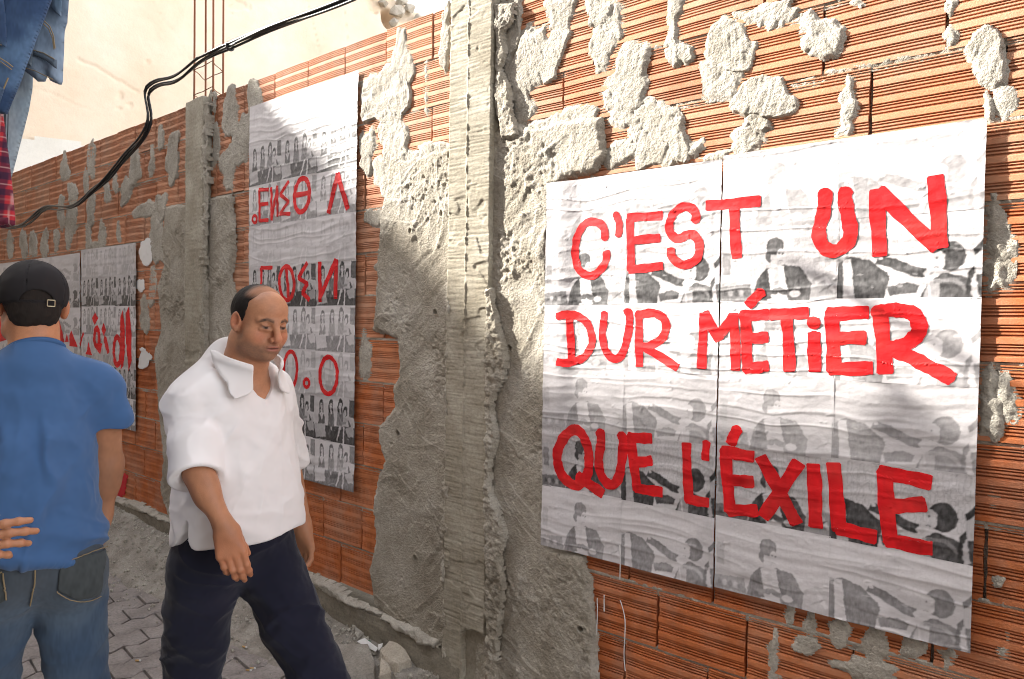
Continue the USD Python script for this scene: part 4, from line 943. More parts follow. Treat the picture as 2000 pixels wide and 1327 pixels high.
def axes(yaw, pitch, roll=0):
    """rows: left, forward, up of a head turned by yaw (left +), pitched (up +)"""
    y, p, r = map(math.radians, (yaw, pitch, roll))
    f = np.array([math.cos(y) * math.cos(p), math.sin(y) * math.cos(p), math.sin(p)])
    l = np.array([-math.sin(y), math.cos(y), 0]); u = np.cross(f, l)
    return np.stack([l * math.cos(r) + u * math.sin(r), f, u * math.cos(r) - l * math.sin(r)])
def head_field(q, jaw=1.0, fat=1.0):
    a = q.copy(); a[:, 0] = np.abs(a[:, 0])
    d = ell(q, (0, -.020, .034), (.0770, .098, .084))
    d = smin(d, ell(q, (0, .045, .050), (.056, .046, .052)), .03)
    d = smin(d, ell(q, (0, .026, -.030), (.0655, .060, .080)), .03)
    d = smin(d, ell(q, (0, .026, -.072), (.057 * jaw, .056, .044)), .03)
    d = smin(d, ell(a, (.043 * jaw, .046, -.036), (.027, .029, .030)), .022)
    d = smin(d, ell(a, (.050 * jaw, .008, -.078), (.020, .030, .024)), .025)
    d = smin(d, ell(q, (0, .076, -.099), (.022, .018, .015)), .018)
    d = smin(d, rc(a, (.010, .085, .021), (.047, .068, .021), .0085, .007), .014)
    d = smax(d, -ell(a, (.0315, .101, .003), (.0200, .0175, .0115)), .012)
    eye = np.linalg.norm(a - [.0315, .0750, .003], axis=1) - .0128
    d = smin(d, eye, .003)
    lid = np.maximum(np.linalg.norm(a - [.0315, .0752, .0035], axis=1) - .0145, -(a[:, 2] - .0032 + .35 * (a[:, 1] - .088)))
    d = smin(d, lid, .0035)
    d = smin(d, rc(a, (.019, .0855, -.0085), (.045, .0770, -.0070), .0050, .0045), .007)
    d = smin(d, rc(q, (0, .0870, .018), (0, .1120, -.026), .0085, .0115), .014)
    d = smin(d, ell(q, (0, .1155, -.033), (.0125, .0125, .0115)), .009)
    d = smin(d, ell(a, (.0145, .1000, -.0380), (.0085, .0125, .0090)), .007)
    d = smax(d, -ell(a, (.0070, .1110, -.0470), (.0042, .0060, .0040)), .003)
    d = smin(d, ell(q, (0, .0740, -.066), (.034, .024, .025)), .016)
    d = smin(d, ell(q, (0, .0960, -.0615), (.0245, .0060, .0055)), .007)
    d = smin(d, ell(q, (0, .0945, -.0735), (.0205, .0068, .0064)), .007)
    d = smax(d, -ell(q, (0, .1030, -.0673), (.0250, .0100, .0018)), .003)
    # fold from the nose to the corner of the mouth
    d = smax(d, -rc(a, (.0190, .0985, -.040), (.0320, .0860, -.066), .0022), .010)
    # ears
    e = a - [.0800, -.014, -.004]
    c, s = math.cos(.35), math.sin(.35)
    e = np.stack([e[:, 0] * c - e[:, 1] * -s * .0 - 0, e[:, 1], e[:, 2]], 1)
    e[:, 0] += .30 * e[:, 1]
    ear = ell(e, (0, 0, 0), (.0105, .0190, .0330))
    ear = smax(ear, -ell(e, (.0100, .0030, .0030), (.0120, .0115, .0215)), .006)
    ear = smin(ear, ell(e, (.0025, .0080, -.0250), (.0075, .0085, .0100)), .006)
    d = smin(d, ear, .006)
    d = smin(d, rc(q, (0, -.022, -.060), (0, -.056, -.190), .061 * fat, .060 * fat), .025)
    d = smin(d, ell(q, (0, .028, -.104), (.044 * jaw, .040, .018)), .022 * fat)
    return d
SKIN = np.array([.44, .205, .110])
def head_color(q, stubble=.6, rosy=1.0, base=SKIN):
    a = q.copy(); a[:, 0] = np.abs(a[:, 0])
    c = np.repeat(base[None], len(q), 0) * (1 + .13 * n3(q, 45, 3, 3) + .10 * n3(q, 210, 9, 2))[:, None]
    def blob(cn, r): return np.exp(-(((a - cn) / r) ** 2).sum(1))[:, None]
    c = c * (1 + rosy * (blob([.040, .07, -.035], .025) + blob([0, .115, -.033], .018) + blob([.085, -.014, 0], .03)) * np.array([.10, -.12, -.10]))
    beard = smooth01((-.048 - a[:, 2] + .10 * (a[:, 1] < -.0) * 0) / .022) * smooth01((a[:, 1] + .01) / .03) * smooth01((a[:, 2] + .135) / .02)
    side = smooth01((.030 - np.abs(a[:, 1] - .012)) / .03) * smooth01((a[:, 2] + .09) / .03) * smooth01((-.005 - a[:, 2]) / .03) * (a[:, 0] > .045)
    st = np.clip(np.maximum(beard, .8 * side) * (.85 + .35 * n3(q, 220, 5, 2)), 0, 1)[:, None] * stubble
    mou = smooth01(.8 - (np.abs(a[:, 0]) / .032) ** 2) * np.exp(-((a[:, 2] + .055) / .006) ** 2) * (a[:, 1] > .08)
    st = np.maximum(st, (mou * stubble * .9)[:, None])
    c = c * (1 - st) + np.array([.115, .078, .060]) * st
    lip = (np.exp(-((a[:, 0] / .022) ** 4)) * np.exp(-((a[:, 2] + .0673) / .0095) ** 4) * (a[:, 1] > .090))[:, None]
    c = c * (1 - .75 * lip) + np.array([.40, .135, .105]) * .75 * lip
    line = (np.exp(-((a[:, 0] / .024) ** 6)) * np.exp(-((a[:, 2] + .0673) / .0019) ** 2) * (a[:, 1] > .086))[:, None]
    c = c * (1 - .7 * line)
    # eyes: what is left open under the lowered lids
    eb = np.linalg.norm(a - [.0315, .0750, .003], axis=1)
    open_ = ((eb < .0136) & (a[:, 2] < .0040 - .35 * (a[:, 1] - .088)) & (a[:, 1] > .0785))
    iris = np.hypot(a[:, 0] - .0315, a[:, 2] + .0015) < .0072
    fr_ = a[:, 1] > .078
    ew = (np.exp(-((a[:, 0] - .0315) / .0125) ** 4) * np.exp(-((a[:, 2] - .0036 + .35 * (a[:, 1] - .088) + .0042) / .0040) ** 4) * fr_)[:, None]
    c = c * (1 - ew) + np.array([.20, .15, .13]) * ew
    ei = (np.exp(-(((a[:, 0] - .0315) / .0066) ** 4)) * ew[:, 0])[:, None]
    c = c * (1 - ei) + np.array([.018, .011, .008]) * ei
    la = (np.exp(-((a[:, 2] - (.0036 - .35 * (a[:, 1] - .088))) / .0019) ** 2) * np.exp(-((a[:, 0] - .0315) / .0135) ** 4) * fr_)[:, None] * .85
    c = c * (1 - la) + np.array([.05, .030, .022]) * la
    soc = blob([.0315, .088, .014], .010) + .7 * blob([.033, .085, -.013], .009)
    c = c * (1 - .22 * soc)
    # brows
    bz = .0215 + .006 * np.clip((a[:, 0] - .012) / .02, 0, 1) - .012 * np.clip((a[:, 0] - .034) / .022, 0, 1)
    brow = np.exp(-((a[:, 2] - bz) / .0054) ** 4) * smooth01((a[:, 0] - .009) / .006) * smooth01((.057 - a[:, 0]) / .010) * (a[:, 1] > .05)
    brow = (brow * np.clip(.85 + .5 * n3(q, [90, 90, 300], 8, 2), 0, 1))[:, None]
    c = c * (1 - brow) + np.array([.030, .019, .014]) * brow
    return np.clip(c, .004, 1)

def hand_field(p, wrist, fdir, pdir, side, curl=.35, spread=.10, thumb=.6, size=1.0, fingers=None, out=1.0):
    """fdir: where the fingers point, pdir: where the palm faces, side: +1 when the thumb lies towards fdir x pdir"""
    f = np.asarray(fdir, float); f /= np.linalg.norm(f); n = np.asarray(pdir, float); n -= f * (n @ f); n /= np.linalg.norm(n)
    t = np.cross(f, n) * side
    W = np.asarray(wrist, float); s = size
    d = smin(rc(p, W, W + f * .03 * s, .0255 * s, .026 * s), rc(p, W + f * .03 * s + t * .016 * s, W + f * .080 * s + t * .028 * s, .019 * s, .0145 * s), .02)
    for q0, q1, ra, rb in ((.004, .008, .0185, .0145), (-.008, -.012, .018, .014), (-.018, -.030, .018, .0130)):
        d = smin(d, rc(p, W + f * .028 * s + t * q0 * s, W + f * .082 * s + t * q1 * s, ra * s, rb * s), .012)
    data = [(.031, .090, (.040, .025, .021), .0094, 0.9), (.0095, .094, (.044, .029, .023), .0096, 1.0), (-.0115, .091, (.041, .027, .022), .0092, 1.05), (-.0310, .083, (.033, .021, .019), .0082, 1.15)]
    tips = []
    for i, (o, base, seg, r, ck) in enumerate(data):
        cu = (fingers[i] if fingers else curl) * ck
        sp = spread * (o / .03)
        b = W + f * base * s + t * o * s
        ang, pts, rad = cu * .55, [b - f * .012 * s, b], [r * 1.15 * s, r * 1.12 * s]
        dirf = f * math.cos(sp) + t * math.sin(sp)
        for j, L in enumerate(seg):
            dv = dirf * math.cos(ang) + n * math.sin(ang)
            b = b + dv * L * s; pts.append(b); rad.append(r * (1.0, .90, .80)[j] * s); ang += cu * (1.0, .75)[min(j, 1)]
        fd = chain(p, pts, rad, .004)
        for kn in pts[1:4:1]: fd = smin(fd, np.linalg.norm(p - (kn - n * .0015 * s), axis=1) - r * 1.02 * s, .004)
        tips.append((pts[-1], dv, n))
        d = smin(d, fd, .0045)
    b0 = W + f * .022 * s + t * .022 * s + n * .006 * s
    td = f * .72 + t * .62 * out + n * (1 - out) * .35 + n * thumb * .5; td /= np.linalg.norm(td)
    b1 = b0 + td * .040 * s
    td2 = f * .92 + t * .20 + n * thumb * .6; td2 /= np.linalg.norm(td2)
    b2 = b1 + td2 * .030 * s; b3 = b2 + (td2 * .9 + n * .2) * .022 * s
    d = smin(d, chain(p, [b0, b1, b2, b3], [.017 * s, .0125 * s, .0108 * s, .0090 * s], .006), .014)
    return d
def limb_color(p, seed=0, hairy=.0, base=SKIN):
    c = base * np.array([.92, .90, .88])
    return np.clip(c[None] * (1 + .14 * n3(p, 30, seed, 3) + .08 * n3(p, [160, 160, 60], seed + 2, 2))[:, None] * (1 - hairy * smooth01(.5 + n3(p, 14, seed + 4, 2)))[:, None], .01, 1)
tinted('skin', rough=.46, spec=.42, sss=.08, bump=.0011, bscale=420)
tinted('cloth', rough=.88, spec=.15, bump=.0006, bscale=900, sheen=.15)
tinted('hair', rough=.7, spec=.18, bump=.0012, bscale=500, stretch=(1, 1, .25))
tinted('denim', rough=.85, spec=.15, bump=.0008, bscale=1200, sheen=.1)
plain('shoe_leather', (.03, .025, .022), .5, .4)
plain('cap_cotton', (.017, .015, .016), .85, .2, .0006, 900)
plain('buckle_brass', (.45, .38, .26), .35, .5, metal=.9)
plain('stitching', (.26, .20, .12), .85, .15)
def flat_color(m, c, var=.05, s=20, seed=0): 
    p = m.vertices
    return np.clip(np.asarray(c)[None] * (1 + var * n3(p, s, seed, 3))[:, None], .003, 1)
def legs_field(F, hipL, hipR, kneeL, kneeR, ankL, ankR, rt, rk, ra, waist, rp):
    def f(p):
        d = ell(p, (waist[0], 0, waist[2]), rp)
        for h, k, a in ((hipL, kneeL, ankL), (hipR, kneeR, ankR)):
            e = smin(rc(p, h, k, rt, rk), rc(p, k, a, rk, ra), .03)
            d = smin(d, e, .045)
        return d
    return f
def shoe(ank, fwd, s=1.0):
    a = np.asarray(ank, float); f = np.asarray(fwd, float); f /= np.linalg.norm(f); f3 = np.array([f[0], f[1], 0])
    lat = np.array([-f[1], f[0], 0]); z = a[2]
    pts = []
    for u, w, h in ((-.085, .034, .075), (-.03, .040, .085), (.05, .046, .062), (.12, .048, .042), (.175, .030, .034)):
        for sgn in (-1, 1):
            for hh in (0.0, h):
                pts.append(a + f3 * u * s + lat * sgn * w * (1 if hh == 0 else .72) * s + np.array([0, 0, -z + .0 + hh * s]))
    pts = np.array(pts); pts[:, 2] += max(0, z - .09)
    return trimesh.Trimesh(*meshkit.arrays(manifold3d.Manifold.hull_points(pts))[:2], process=False)

# ================= the man in white, walking towards the right along the wall
def man_in_white():
    o = atdepth(462, 640, 2.08)
    F = Frame(o[0], o[1], 6, 1.10, .1455)                  # a big man: sizes below are for a smaller one
    F.stand = np.array([-2.1463, -.9098, 0.0])
    t = thing('person', 'balding man in a loose white short-sleeved shirt and navy trousers, walking past the tall poster', 'person')
    hc = F.at(509, 629, 0.0); hc = np.array([hc[0], 0.0, hc[2]])
    A = axes(-6, -13, -2)
    neck0 = np.array([hc[0] - .05, 0, 1.42])
    HS = .88
    hd = lambda p: HS * head_field((p - hc) @ A.T / HS, 1.08, .98)
    shz = 1.338
    shR, shL = np.array([-.02, -.122, shz]), np.array([-.02, .130, shz])
    elR, wrR = F.at(386, 925, -.198), F.at(437, 1026, -.178)
    def torso(p):
        d = ell(p, (.005, 0, 1.27), (.136, .170, .20))
        d = smin(d, rc(p, shR, shL, .066), .08)
        d = smin(d, rc(p, (-.030, 0, 1.475), (-.02, -.14, 1.358), .055, .060), .04); d = smin(d, rc(p, (-.030, 0, 1.475), (-.02, .14, 1.375), .055, .062), .04)
        d = smin(d, ell(p, (.035, 0, 1.075), (.158, .172, .20)), .10)
        return d
    def bodyf(p):
        d = torso(p) + .010
        return smin(d, rc(p, hc + np.array([-.045, 0, -.06]), neck0 + np.array([-.035, 0, -.02]), .064, .062), .03)
    parts_ = []
    m = mesh_field(lambda p: smin(hd(p), bodyf(p), .02), hc - [.20, .16, .30], hc + [.17, .16, .15], .0024)
    q = (m.vertices - hc) @ A.T / HS
    col = head_color(q, .58, 1.0)
    parts_.append((m, col))
    m2 = mesh_field(lambda p: np.maximum(bodyf(p), 1.06 - p[:, 2]), (-.25, -.30, 1.03), (.28, .30, hc[2] - .25), .009)
    parts_.append((m2, flat_color(m2, SKIN)))
    # the right arm swings forward; the back of the hand is turned to the camera
    fd = F.at(461, 1112, -.168) - wrR
    def armR(p):
        d = chain(p, [shR + [0, -.03, -.02], elR, wrR], [.050, .0345, .0245], .02)
        mid = elR + (wrR - elR) * .3
        d = smin(d, ell(p, mid, (.032, .030, .050)), .03)
        return smin(d, hand_field(p, wrR, fd, np.array([-.80, .58, .12]), 1, .42, -.03, .35, .93, out=.15), .018)
    lo = np.minimum(np.minimum(elR, wrR), wrR + fd * 1.7) - .09; hi = np.maximum(np.maximum(elR, wrR), shR) + .09
    ma = mesh_field(armR, lo, hi, .0030)
    ca = limb_color(ma.vertices, 4, .12)
    hm = smooth01((wrR[2] + .03 - ma.vertices[:, 2]) / .08)[:, None]
    ca = ca * (1 - hm) + ca * hm * np.array([1.08, .98, .95])
    parts_.append((ma, ca))
    elL, wrL = np.array([-.10, .27, 1.12]), np.array([-.02, .275, .90])
    armL = lambda p: smin(chain(p, [shL, elL, wrL], [.055, .046, .029], .02), hand_field(p, wrL, (.15, 0, -1), (.1, -1, 0), 1, .5), .02)
    mb = mesh_field(armL, np.minimum(elL, wrL) - [.1, .1, .25], np.maximum(shL, elL) + .1, .0045)
    parts_.append((mb, limb_color(mb.vertices, 5)))
    V = np.vstack([F.w(a.vertices) for a, _ in parts_]); off = np.cumsum([0] + [len(a.vertices) for a, _ in parts_])
    part(t, 'body', trimesh.Trimesh(V, np.vstack([a.faces + k for (a, _), k in zip(parts_, off)]), process=False), 'skin', True, color=np.vstack([c for _, c in parts_]))
    # hair: thick at the back and sides, a thin grey veil over the crown
    def hair(p):
        q = (p - hc) @ A.T / HS
        a = np.abs(q[:, 0])
        d = ell(q, (0, -.021, .034), (.0825, .104, .0885)) + .0012 * n3(q, [150, 150, 40], 3, 2)
        front = q[:, 1] - (.020 + .034 * smooth01((q[:, 2] - .070) / .035) - .010 * smooth01((.02 - q[:, 2]) / .03)) - .007 * n3(q, 60, 4, 3)
        low = -(q[:, 2] - (-.075 + .085 * smooth01((q[:, 1] + .05) / .045) * (a > .03) - .035 * (q[:, 1] > .004)))
        return HS * smax(smax(d, front, .008), low, .008)
    mh = mesh_field(hair, hc - .14, hc + .15, .0026)
    q = (mh.vertices - hc) @ A.T / HS
    veil = smooth01((q[:, 2] - .075) / .03) * smooth01((q[:, 1] + .05) / .06)
    grey = smooth01(.35 + n3(q, [40, 200, 40], 6, 2) + .5 * veil)[:, None]
    hcol = np.array([.010, .0075, .0065]) * (1 - .55 * grey) + np.array([.30, .25, .22]) * .55 * grey * (.03 + .97 * veil[:, None])
    thin = (veil * smooth01((q[:, 1] + .03) / .04) * .75)[:, None]
    hcol = hcol * (1 - thin) + SKIN * thin
    part(t, 'hair', F.world(mh), 'hair', True, color=hcol)
    # shirt
    def shirtf2(p): return torso(p) - .010
    def shirtf(p):
        d = torso(p) - .006
        R_ = 1 - .45 * np.clip((p[:, 2] - .97) / .35, 0, 1)
        g = np.sqrt(((p[:, 0] - .018) / (.176 * R_)) ** 2 + (p[:, 1] / (.197 * R_)) ** 2) - 1
        skirt = np.maximum(g * .17, np.maximum(.86 - p[:, 2], p[:, 2] - 1.25))
        d = smin(d, skirt, .06)
        slR = smin(rc(p, shR + [0, -.012, -.014], elR * .6 + shR * .4, .056, .064), rc(p, elR * .6 + shR * .4, elR + (wrR - elR) * .06 + [-.012, .0, 0], .064, .073), .04)
        d = smin(d, rc(p, shL + [0, .02, -.012], elL, .078, .086), .045)
        # sleeve ends, hem with its side vents
        ax_ = (elR - shR) / np.linalg.norm(elR - shR)
        endR = (p - (elR + ax_ * .012)) @ ax_
        inner = rc(p, elR + ax_ * .03, elR + ax_ * .12, .052, .052)
        d = smin(d, smax(smax(slR, endR, .005), -inner, .006), .016)
        axl = (elL - shL) / np.linalg.norm(elL - shL)
        d = np.where(p[:, 1] > .19, smax(d, (p - elL) @ axl, .006), d)
        vent = .085 * np.exp(-np.abs((p[:, 0] - .045) / np.where(p[:, 0] < .045, .036, .015)) ** 1.6) * smooth01((np.abs(p[:, 1]) - .10) / .05)
        hem = .938 + .030 * smooth01((p[:, 0]) / .2) - .012 * smooth01((-.03 - p[:, 0]) / .05) + vent + .006 * np.sin(p[:, 1] * 22)
        d = smax(d, hem - p[:, 2], .006)
        # open neck
        z0 = 1.366
        v = np.maximum(np.abs(p[:, 1] - .012) - (p[:, 2] - z0) * 1.15, -(p[:, 0] - .02))
        d = smax(d, -v, .006)
        # room for the neck
        nk = rc(p, hc + np.array([-.04, 0, .02]), np.array([neck0[0] + .01, 0, 1.515]), .072, .072)
        return smax(d, -nk, .006)
    ms = mesh_field(shirtf, (-.30, -.44, .84), (.32, .42, 1.55), .0042)
    p = ms.vertices
    arm = smooth01((np.abs(p[:, 1]) - .20) / .05)
    low = smooth01((1.15 - p[:, 2]) / .2)
    axs = (elR - shR) / np.linalg.norm(elR - shR)
    arm = arm * 1.0; armf = arm * smooth01(((elR - p) @ axs - .012) / .07 + (p[:, 1] > 0))
    amp = .016 * folds(p, [5, 5, 2.0], 11) * (1 - arm) * smooth01((1.36 - p[:, 2]) / .2)
    amp = amp + .018 * folds(p - np.outer(p[:, 0], [0, 0, .4]), [3.0, 3.0, 13], 12) * armf * smooth01((1.34 - p[:, 2]) / .1)
    amp = amp + .013 * folds(p + np.outer(p[:, 1], [0, 0, .35]), [2.5, 2.5, 11], 13) * (1 - arm) * low
    amp = amp + .016 * folds(p - np.outer(p[:, 1], [0, 0, .9]), [3, 3, 9], 15) * (1 - arm) * smooth01((p[:, 2] - 1.12) / .15) * smooth01((.26 - np.abs(p[:, 1] + .12)) / .1)
    amp = amp + .0020 * n3(p, 36, 14, 3) - .013
    amp = amp + .0045 * folds(p, [13, 13, 8], 16, 1.8)
    amp = amp * smooth01((np.linalg.norm(p - elR, axis=1) - .075) / .06) * smooth01((1.43 - p[:, 2]) / .06) * (.15 + .85 * smooth01((p[:, 2] - .96) / .06))
    ms = puff(ms, amp)
    ms = trimesh.Trimesh(trimesh.smoothing.filter_taubin(ms, iterations=3).vertices, ms.faces, process=False)
    shirt = part(t, 'shirt', F.world(ms), 'cloth', True, color=flat_color(ms, (.80, .775, .77), .02, 30, 3))
    # the collar: a stand round the nape and two leaves lying on the shirt
    def collar(p):
        cx = neck0[0] - .010
        nk = rc(p, np.array([cx + .020, 0, 1.56]), np.array([cx, 0, 1.36]), .0735, .0760)
        base = smin(torso(p) - .010, nk, .030)
        ph = np.arctan2(np.abs(p[:, 1] - .003), p[:, 0] - cx)
        zlow = np.interp(ph, [.30, .62, .92, 1.25, 1.8, 3.15], [1.412, 1.384, 1.372, 1.415, 1.438, 1.452])
        zup = np.interp(ph, [.3, 1.0, 1.8, 3.15], [1.462, 1.484, 1.506, 1.520])
        roll = .006 * np.exp(-((p[:, 2] - zup + .012) / .012) ** 2)
        d = np.abs(base - .013 - roll) - .0040
        d = smax(d, np.maximum(zlow - p[:, 2], p[:, 2] - zup), .003)
        rr = np.hypot(p[:, 0] - cx, p[:, 1])
        d = smax(d, rr - np.interp(ph, [.30, .62, .88, 1.15, 1.8, 3.15], [.122, .138, .140, .110, .104, .102]), .003)
        return smax(d, (.50 - ph) * .08, .003)
    mc = mesh_field(collar, (-.18, -.18, 1.33), (.20, .18, 1.56), .0030)
    for piece in trimesh.Trimesh(mc.vertices, mc.faces, process=True).split(only_watertight=False):
        if len(piece.faces) > 150: part(shirt, 'collar', F.world(piece), 'white_cotton', True)
    # trousers and shoes
    hipR, hipL = np.array([-.03, -.082, .88]), np.array([.01, .085, .88])
    knR, knL = F.at(372, 1352, -.10), F.at(628, 1345, .10)
    anR, anL = knR + np.array([-.22, 0, -.36]), knL + np.array([.10, 0, -.41]); anL[2] = .245; anR[2] = .27
    base = legs_field(F, hipL, hipR, knL, knR, anL, anR, .104, .076, .062, (.0, 0, .95), (.142, .160, .145))
    def trf(p): return np.maximum(base(p), p[:, 2] - 1.03)
    mt = mesh_field(trf, np.array([min(anR[0], -.2) - .12, -.26, .20]), np.array([knL[0] + .22, .26, 1.05]), .0055)
    p = mt.vertices
    amp = .012 * folds(p - np.outer(p[:, 0], [0, 0, .5]), [4, 4, 11], 21) * smooth01((.9 - p[:, 2]) / .2) + .007 * folds(p + np.outer(p[:, 0], [0, 0, .7]), [3, 3, 13], 22) + .002 * n3(p, 40, 23, 2) - .006
    mt = puff(mt, amp)
    tc = np.array([.012, .013, .026])[None] * (1 + .35 * n3(mt.vertices, 9, 25, 3))[:, None] + np.array([.012, .010, .012])[None] * smooth01(n3(mt.vertices, 5, 26, 2) + .1)[:, None]
    part(t, 'trousers', F.world(mt), 'cloth', True, color=np.clip(tc, .003, 1))
    for an, fw in ((anR, (1, 0)), (anL, (1, .02))):
        sh_ = shoe(an - [0, 0, .1455], fw); sh_.apply_translation([0, 0, .1455]); part(t, 'shoe', F.world(sh_), 'shoe_leather', 30)
plain('white_cotton', (.80, .775, .77), .85, .2, .0006, 900)
man_in_white()

# ================= the man in blue, seen from behind
def man_in_blue():
    o = atdepth(66, 640, 1.95)
    F = Frame(o[0], o[1], 173)
    t = thing('person', 'man in a blue T-shirt, jeans and black cap seen from behind, at the left edge', 'person')
    hc = F.at(63, 597, 0.0); hc[1] = 0
    A = axes(-4, -6, 2)
    HS = .96
    hd = lambda p: HS * head_field((p - hc) @ A.T / HS, 1.0, .86)
    shz = 1.385
    shR, shL = np.array([.0, -.148, shz]), np.array([.0, .150, shz])
    elR, wrR = F.at(209, 905, -.200), F.at(201, 1003, -.190)
    nb = np.array([hc[0] - .045, 0, 1.45])
    def torso(p):
        d = ell(p, (.0, 0, 1.25), (.112, .146, .21))
        d = smin(d, rc(p, shR, shL, .058), .07)
        for s_ in (-1, 1): d = smin(d, rc(p, (-.02, 0, 1.465), (-.005, .15 * s_, 1.400), .050, .055), .04)
        d = smin(d, rc(p, (hc[0] - .070, 0, 1.37), (hc[0] - .058, 0, 1.452), .062, .058), .05)
        return smin(d, ell(p, (.005, 0, 1.02), (.108, .126, .20)), .10)
    def bodyf(p): return smin(torso(p) + .010, rc(p, hc + [-.040, 0, -.06], nb, .056, .064), .03)
    L = []
    m = mesh_field(lambda p: smin(hd(p), bodyf(p), .02), hc - [.17, .16, .26], hc + [.17, .16, .15], .0032)
    q = (m.vertices - hc) @ A.T / HS
    L.append((m, head_color(q, .95, .8, SKIN * np.array([.98, .92, .86]))))
    m2 = mesh_field(lambda p: np.maximum(bodyf(p), 1.0 - p[:, 2]), (-.22, -.28, .97), (.22, .28, hc[2] - .21), .009); L.append((m2, flat_color(m2, SKIN)))
    fd = F.at(199, 1062, -.180) - wrR
    fd[0] += .03
    def armR(p):
        d = chain(p, [shR + [0, -.02, -.02], elR, wrR], [.052, .043, .027], .018)
        d = smin(d, ell(p, elR + [-.012, -.004, .0], (.036, .034, .036)), .02)
        d = smin(d, ell(p, elR * .72 + wrR * .28, (.045, .041, .060)), .025)
        return smin(d, hand_field(p, wrR, fd, (.1, 1, 0), 1, .5, .0, .4, .98), .018)
    lo = np.minimum(np.minimum(elR, wrR), wrR + fd / np.linalg.norm(fd) * .2) - .09; hi = np.maximum(np.maximum(elR, wrR), shR) + .09
    ma = mesh_field(armR, lo, hi, .0032); L.append((ma, limb_color(ma.vertices, 14, .16)))
    elL, wrL = np.array([.02, .235, 1.10]), np.array([.14, .22, .90])
    armL = lambda p: smin(chain(p, [shL, elL, wrL], [.052, .043, .028], .02), hand_field(p, wrL, (.3, 0, -1), (.1, -1, 0), -1, .5), .02)
    mb = mesh_field(armL, np.minimum(elL, wrL) - [.1, .1, .25], np.maximum(np.maximum(shL, elL), wrL) + .1, .005); L.append((mb, limb_color(mb.vertices, 15)))
    V = np.vstack([F.w(a.vertices) for a, _ in L]); off = np.cumsum([0] + [len(a.vertices) for a, _ in L])
    part(t, 'body', trimesh.Trimesh(V, np.vstack([a.faces + k for (a, _), k in zip(L, off)]), process=False), 'skin', True, color=np.vstack([c for _, c in L]))
    def hair(p):
        q = (p - hc) @ A.T / HS
        d = ell(q, (0, -.022, .030), (.0805, .1035, .088)); d = smin(d, ell(q, (0, -.062, -.035), (.060, .050, .050)), .03) + .0022 * n3(q, [140, 140, 50], 31, 2)
        low = -(q[:, 2] - (-.072 + .030 * np.clip((q[:, 1] + .06) / .05, 0, 1.4) + .010 * n3(q, 60, 33, 2)))
        return HS * smax(smax(d, q[:, 1] - .035, .006), low, .006)
    mh = mesh_field(hair, hc - .15, hc + .15, .003)
    part(t, 'hair', F.world(mh), 'hair', True, color=flat_color(mh, (.016, .012, .010), .3, 40))
    # cap with its arched opening, strap and buckle at the back
    def zc(q): return -.004 + .022 * np.clip((q[:, 1] + .02) / .1, 0, 1)
    def crown(p):
        q = (p - hc) @ A.T / HS
        o_ = ell(q, (0, -.020, .036), (.0900, .1125, .0975)) + .0012 * n3(q, 25, 35, 2)
        i_ = ell(q, (0, -.020, .034), (.0840, .1070, .0900))
        for an in range(6):
            a_ = an * math.pi / 3 + .26
            o_ = o_ + .0014 * np.exp(-((q[:, 0] * math.cos(a_) + (q[:, 1] + .02) * math.sin(a_)) / .0016) ** 2) * (q[:, 2] > .0)
        d = smax(smax(o_, -i_, .002), zc(q) - q[:, 2], .003)
        arch = np.maximum(np.hypot(q[:, 0] / 1.15, (q[:, 2] + .006)) - .036, q[:, 1] + .02)
        return HS * smax(d, -arch, .003)
    mc = mesh_field(crown, hc - .16, hc + .17, .003)
    cp = part(t, 'cap', F.world(mc), 'cap_cotton', True)
    def strap(p):
        q = (p - hc) @ A.T / HS
        o_ = np.abs(ell(q, (0, -.020, .036), (.0880, .1105, .0975)) + .0015) - .0018
        return HS * np.maximum(np.maximum(o_, np.abs(q[:, 2] + .006) - .0085), q[:, 1] + .055)
    part(cp, 'strap', F.world(mesh_field(strap, hc - .16, hc + .16, .0028)), 'cap_cotton', True)
    def headpt(x, y, z): return hc + (np.array([x, y, z]) * HS) @ A
    bk = []
    for (a, b) in (((-.012, -.009), (-.012, .009)), ((-.012, .009), (.006, .009)), ((.006, .009), (.006, -.009)), ((.006, -.009), (-.012, -.009))):
        bk.append(tube([F.w(headpt(-.030 + a[0], -.1275, -.006 + a[1])), F.w(headpt(-.030 + b[0], -.1275, -.006 + b[1]))], .0014, 6))
    part(cp, 'buckle', cat(bk), 'buckle_brass')
    part(cp, 'button', trimesh.Trimesh(F.w(headpt(0, -.02, .132) + trimesh.creation.icosphere(1, .0075).vertices * [1, 1, .6]), trimesh.creation.icosphere(1, .0075).faces, process=False), 'cap_cotton', True)
    def visor(p):
        q = (p - hc) @ A.T / HS
        return HS * ell(q - np.stack([q[:, 0] * 0, q[:, 0] * 0, .02 - 4 * q[:, 0] ** 2], 1), (0, .115, .0), (.074, .072, .006))
    part(cp, 'visor', F.world(mesh_field(visor, hc - .15, hc + .25, .005)), 'cap_cotton', True)
    # T-shirt
    axr = (elR - shR) / np.linalg.norm(elR - shR)
    def shirt(p):
        d = torso(p) - .008
        R_ = 1 - .35 * np.clip((p[:, 2] - 1.0) / .35, 0, 1)
        g = np.sqrt((p[:, 0] / (.136 * R_)) ** 2 + (p[:, 1] / (.150 * R_)) ** 2) - 1
        d = smin(d, np.maximum(g * .15, np.maximum(.84 - p[:, 2], p[:, 2] - 1.25)), .07)
        e1 = shR + axr * .115
        sl = rc(p, shR + [0, -.012, -.01], e1, .064, .072)
        sl = smin(sl, rc(p, e1 - axr * .07, e1 + [-.045, -.035, .012], .052, .046), .04)
        cut = (p - (shR + axr * .088)) @ (axr + np.array([.30, .18, 0]))
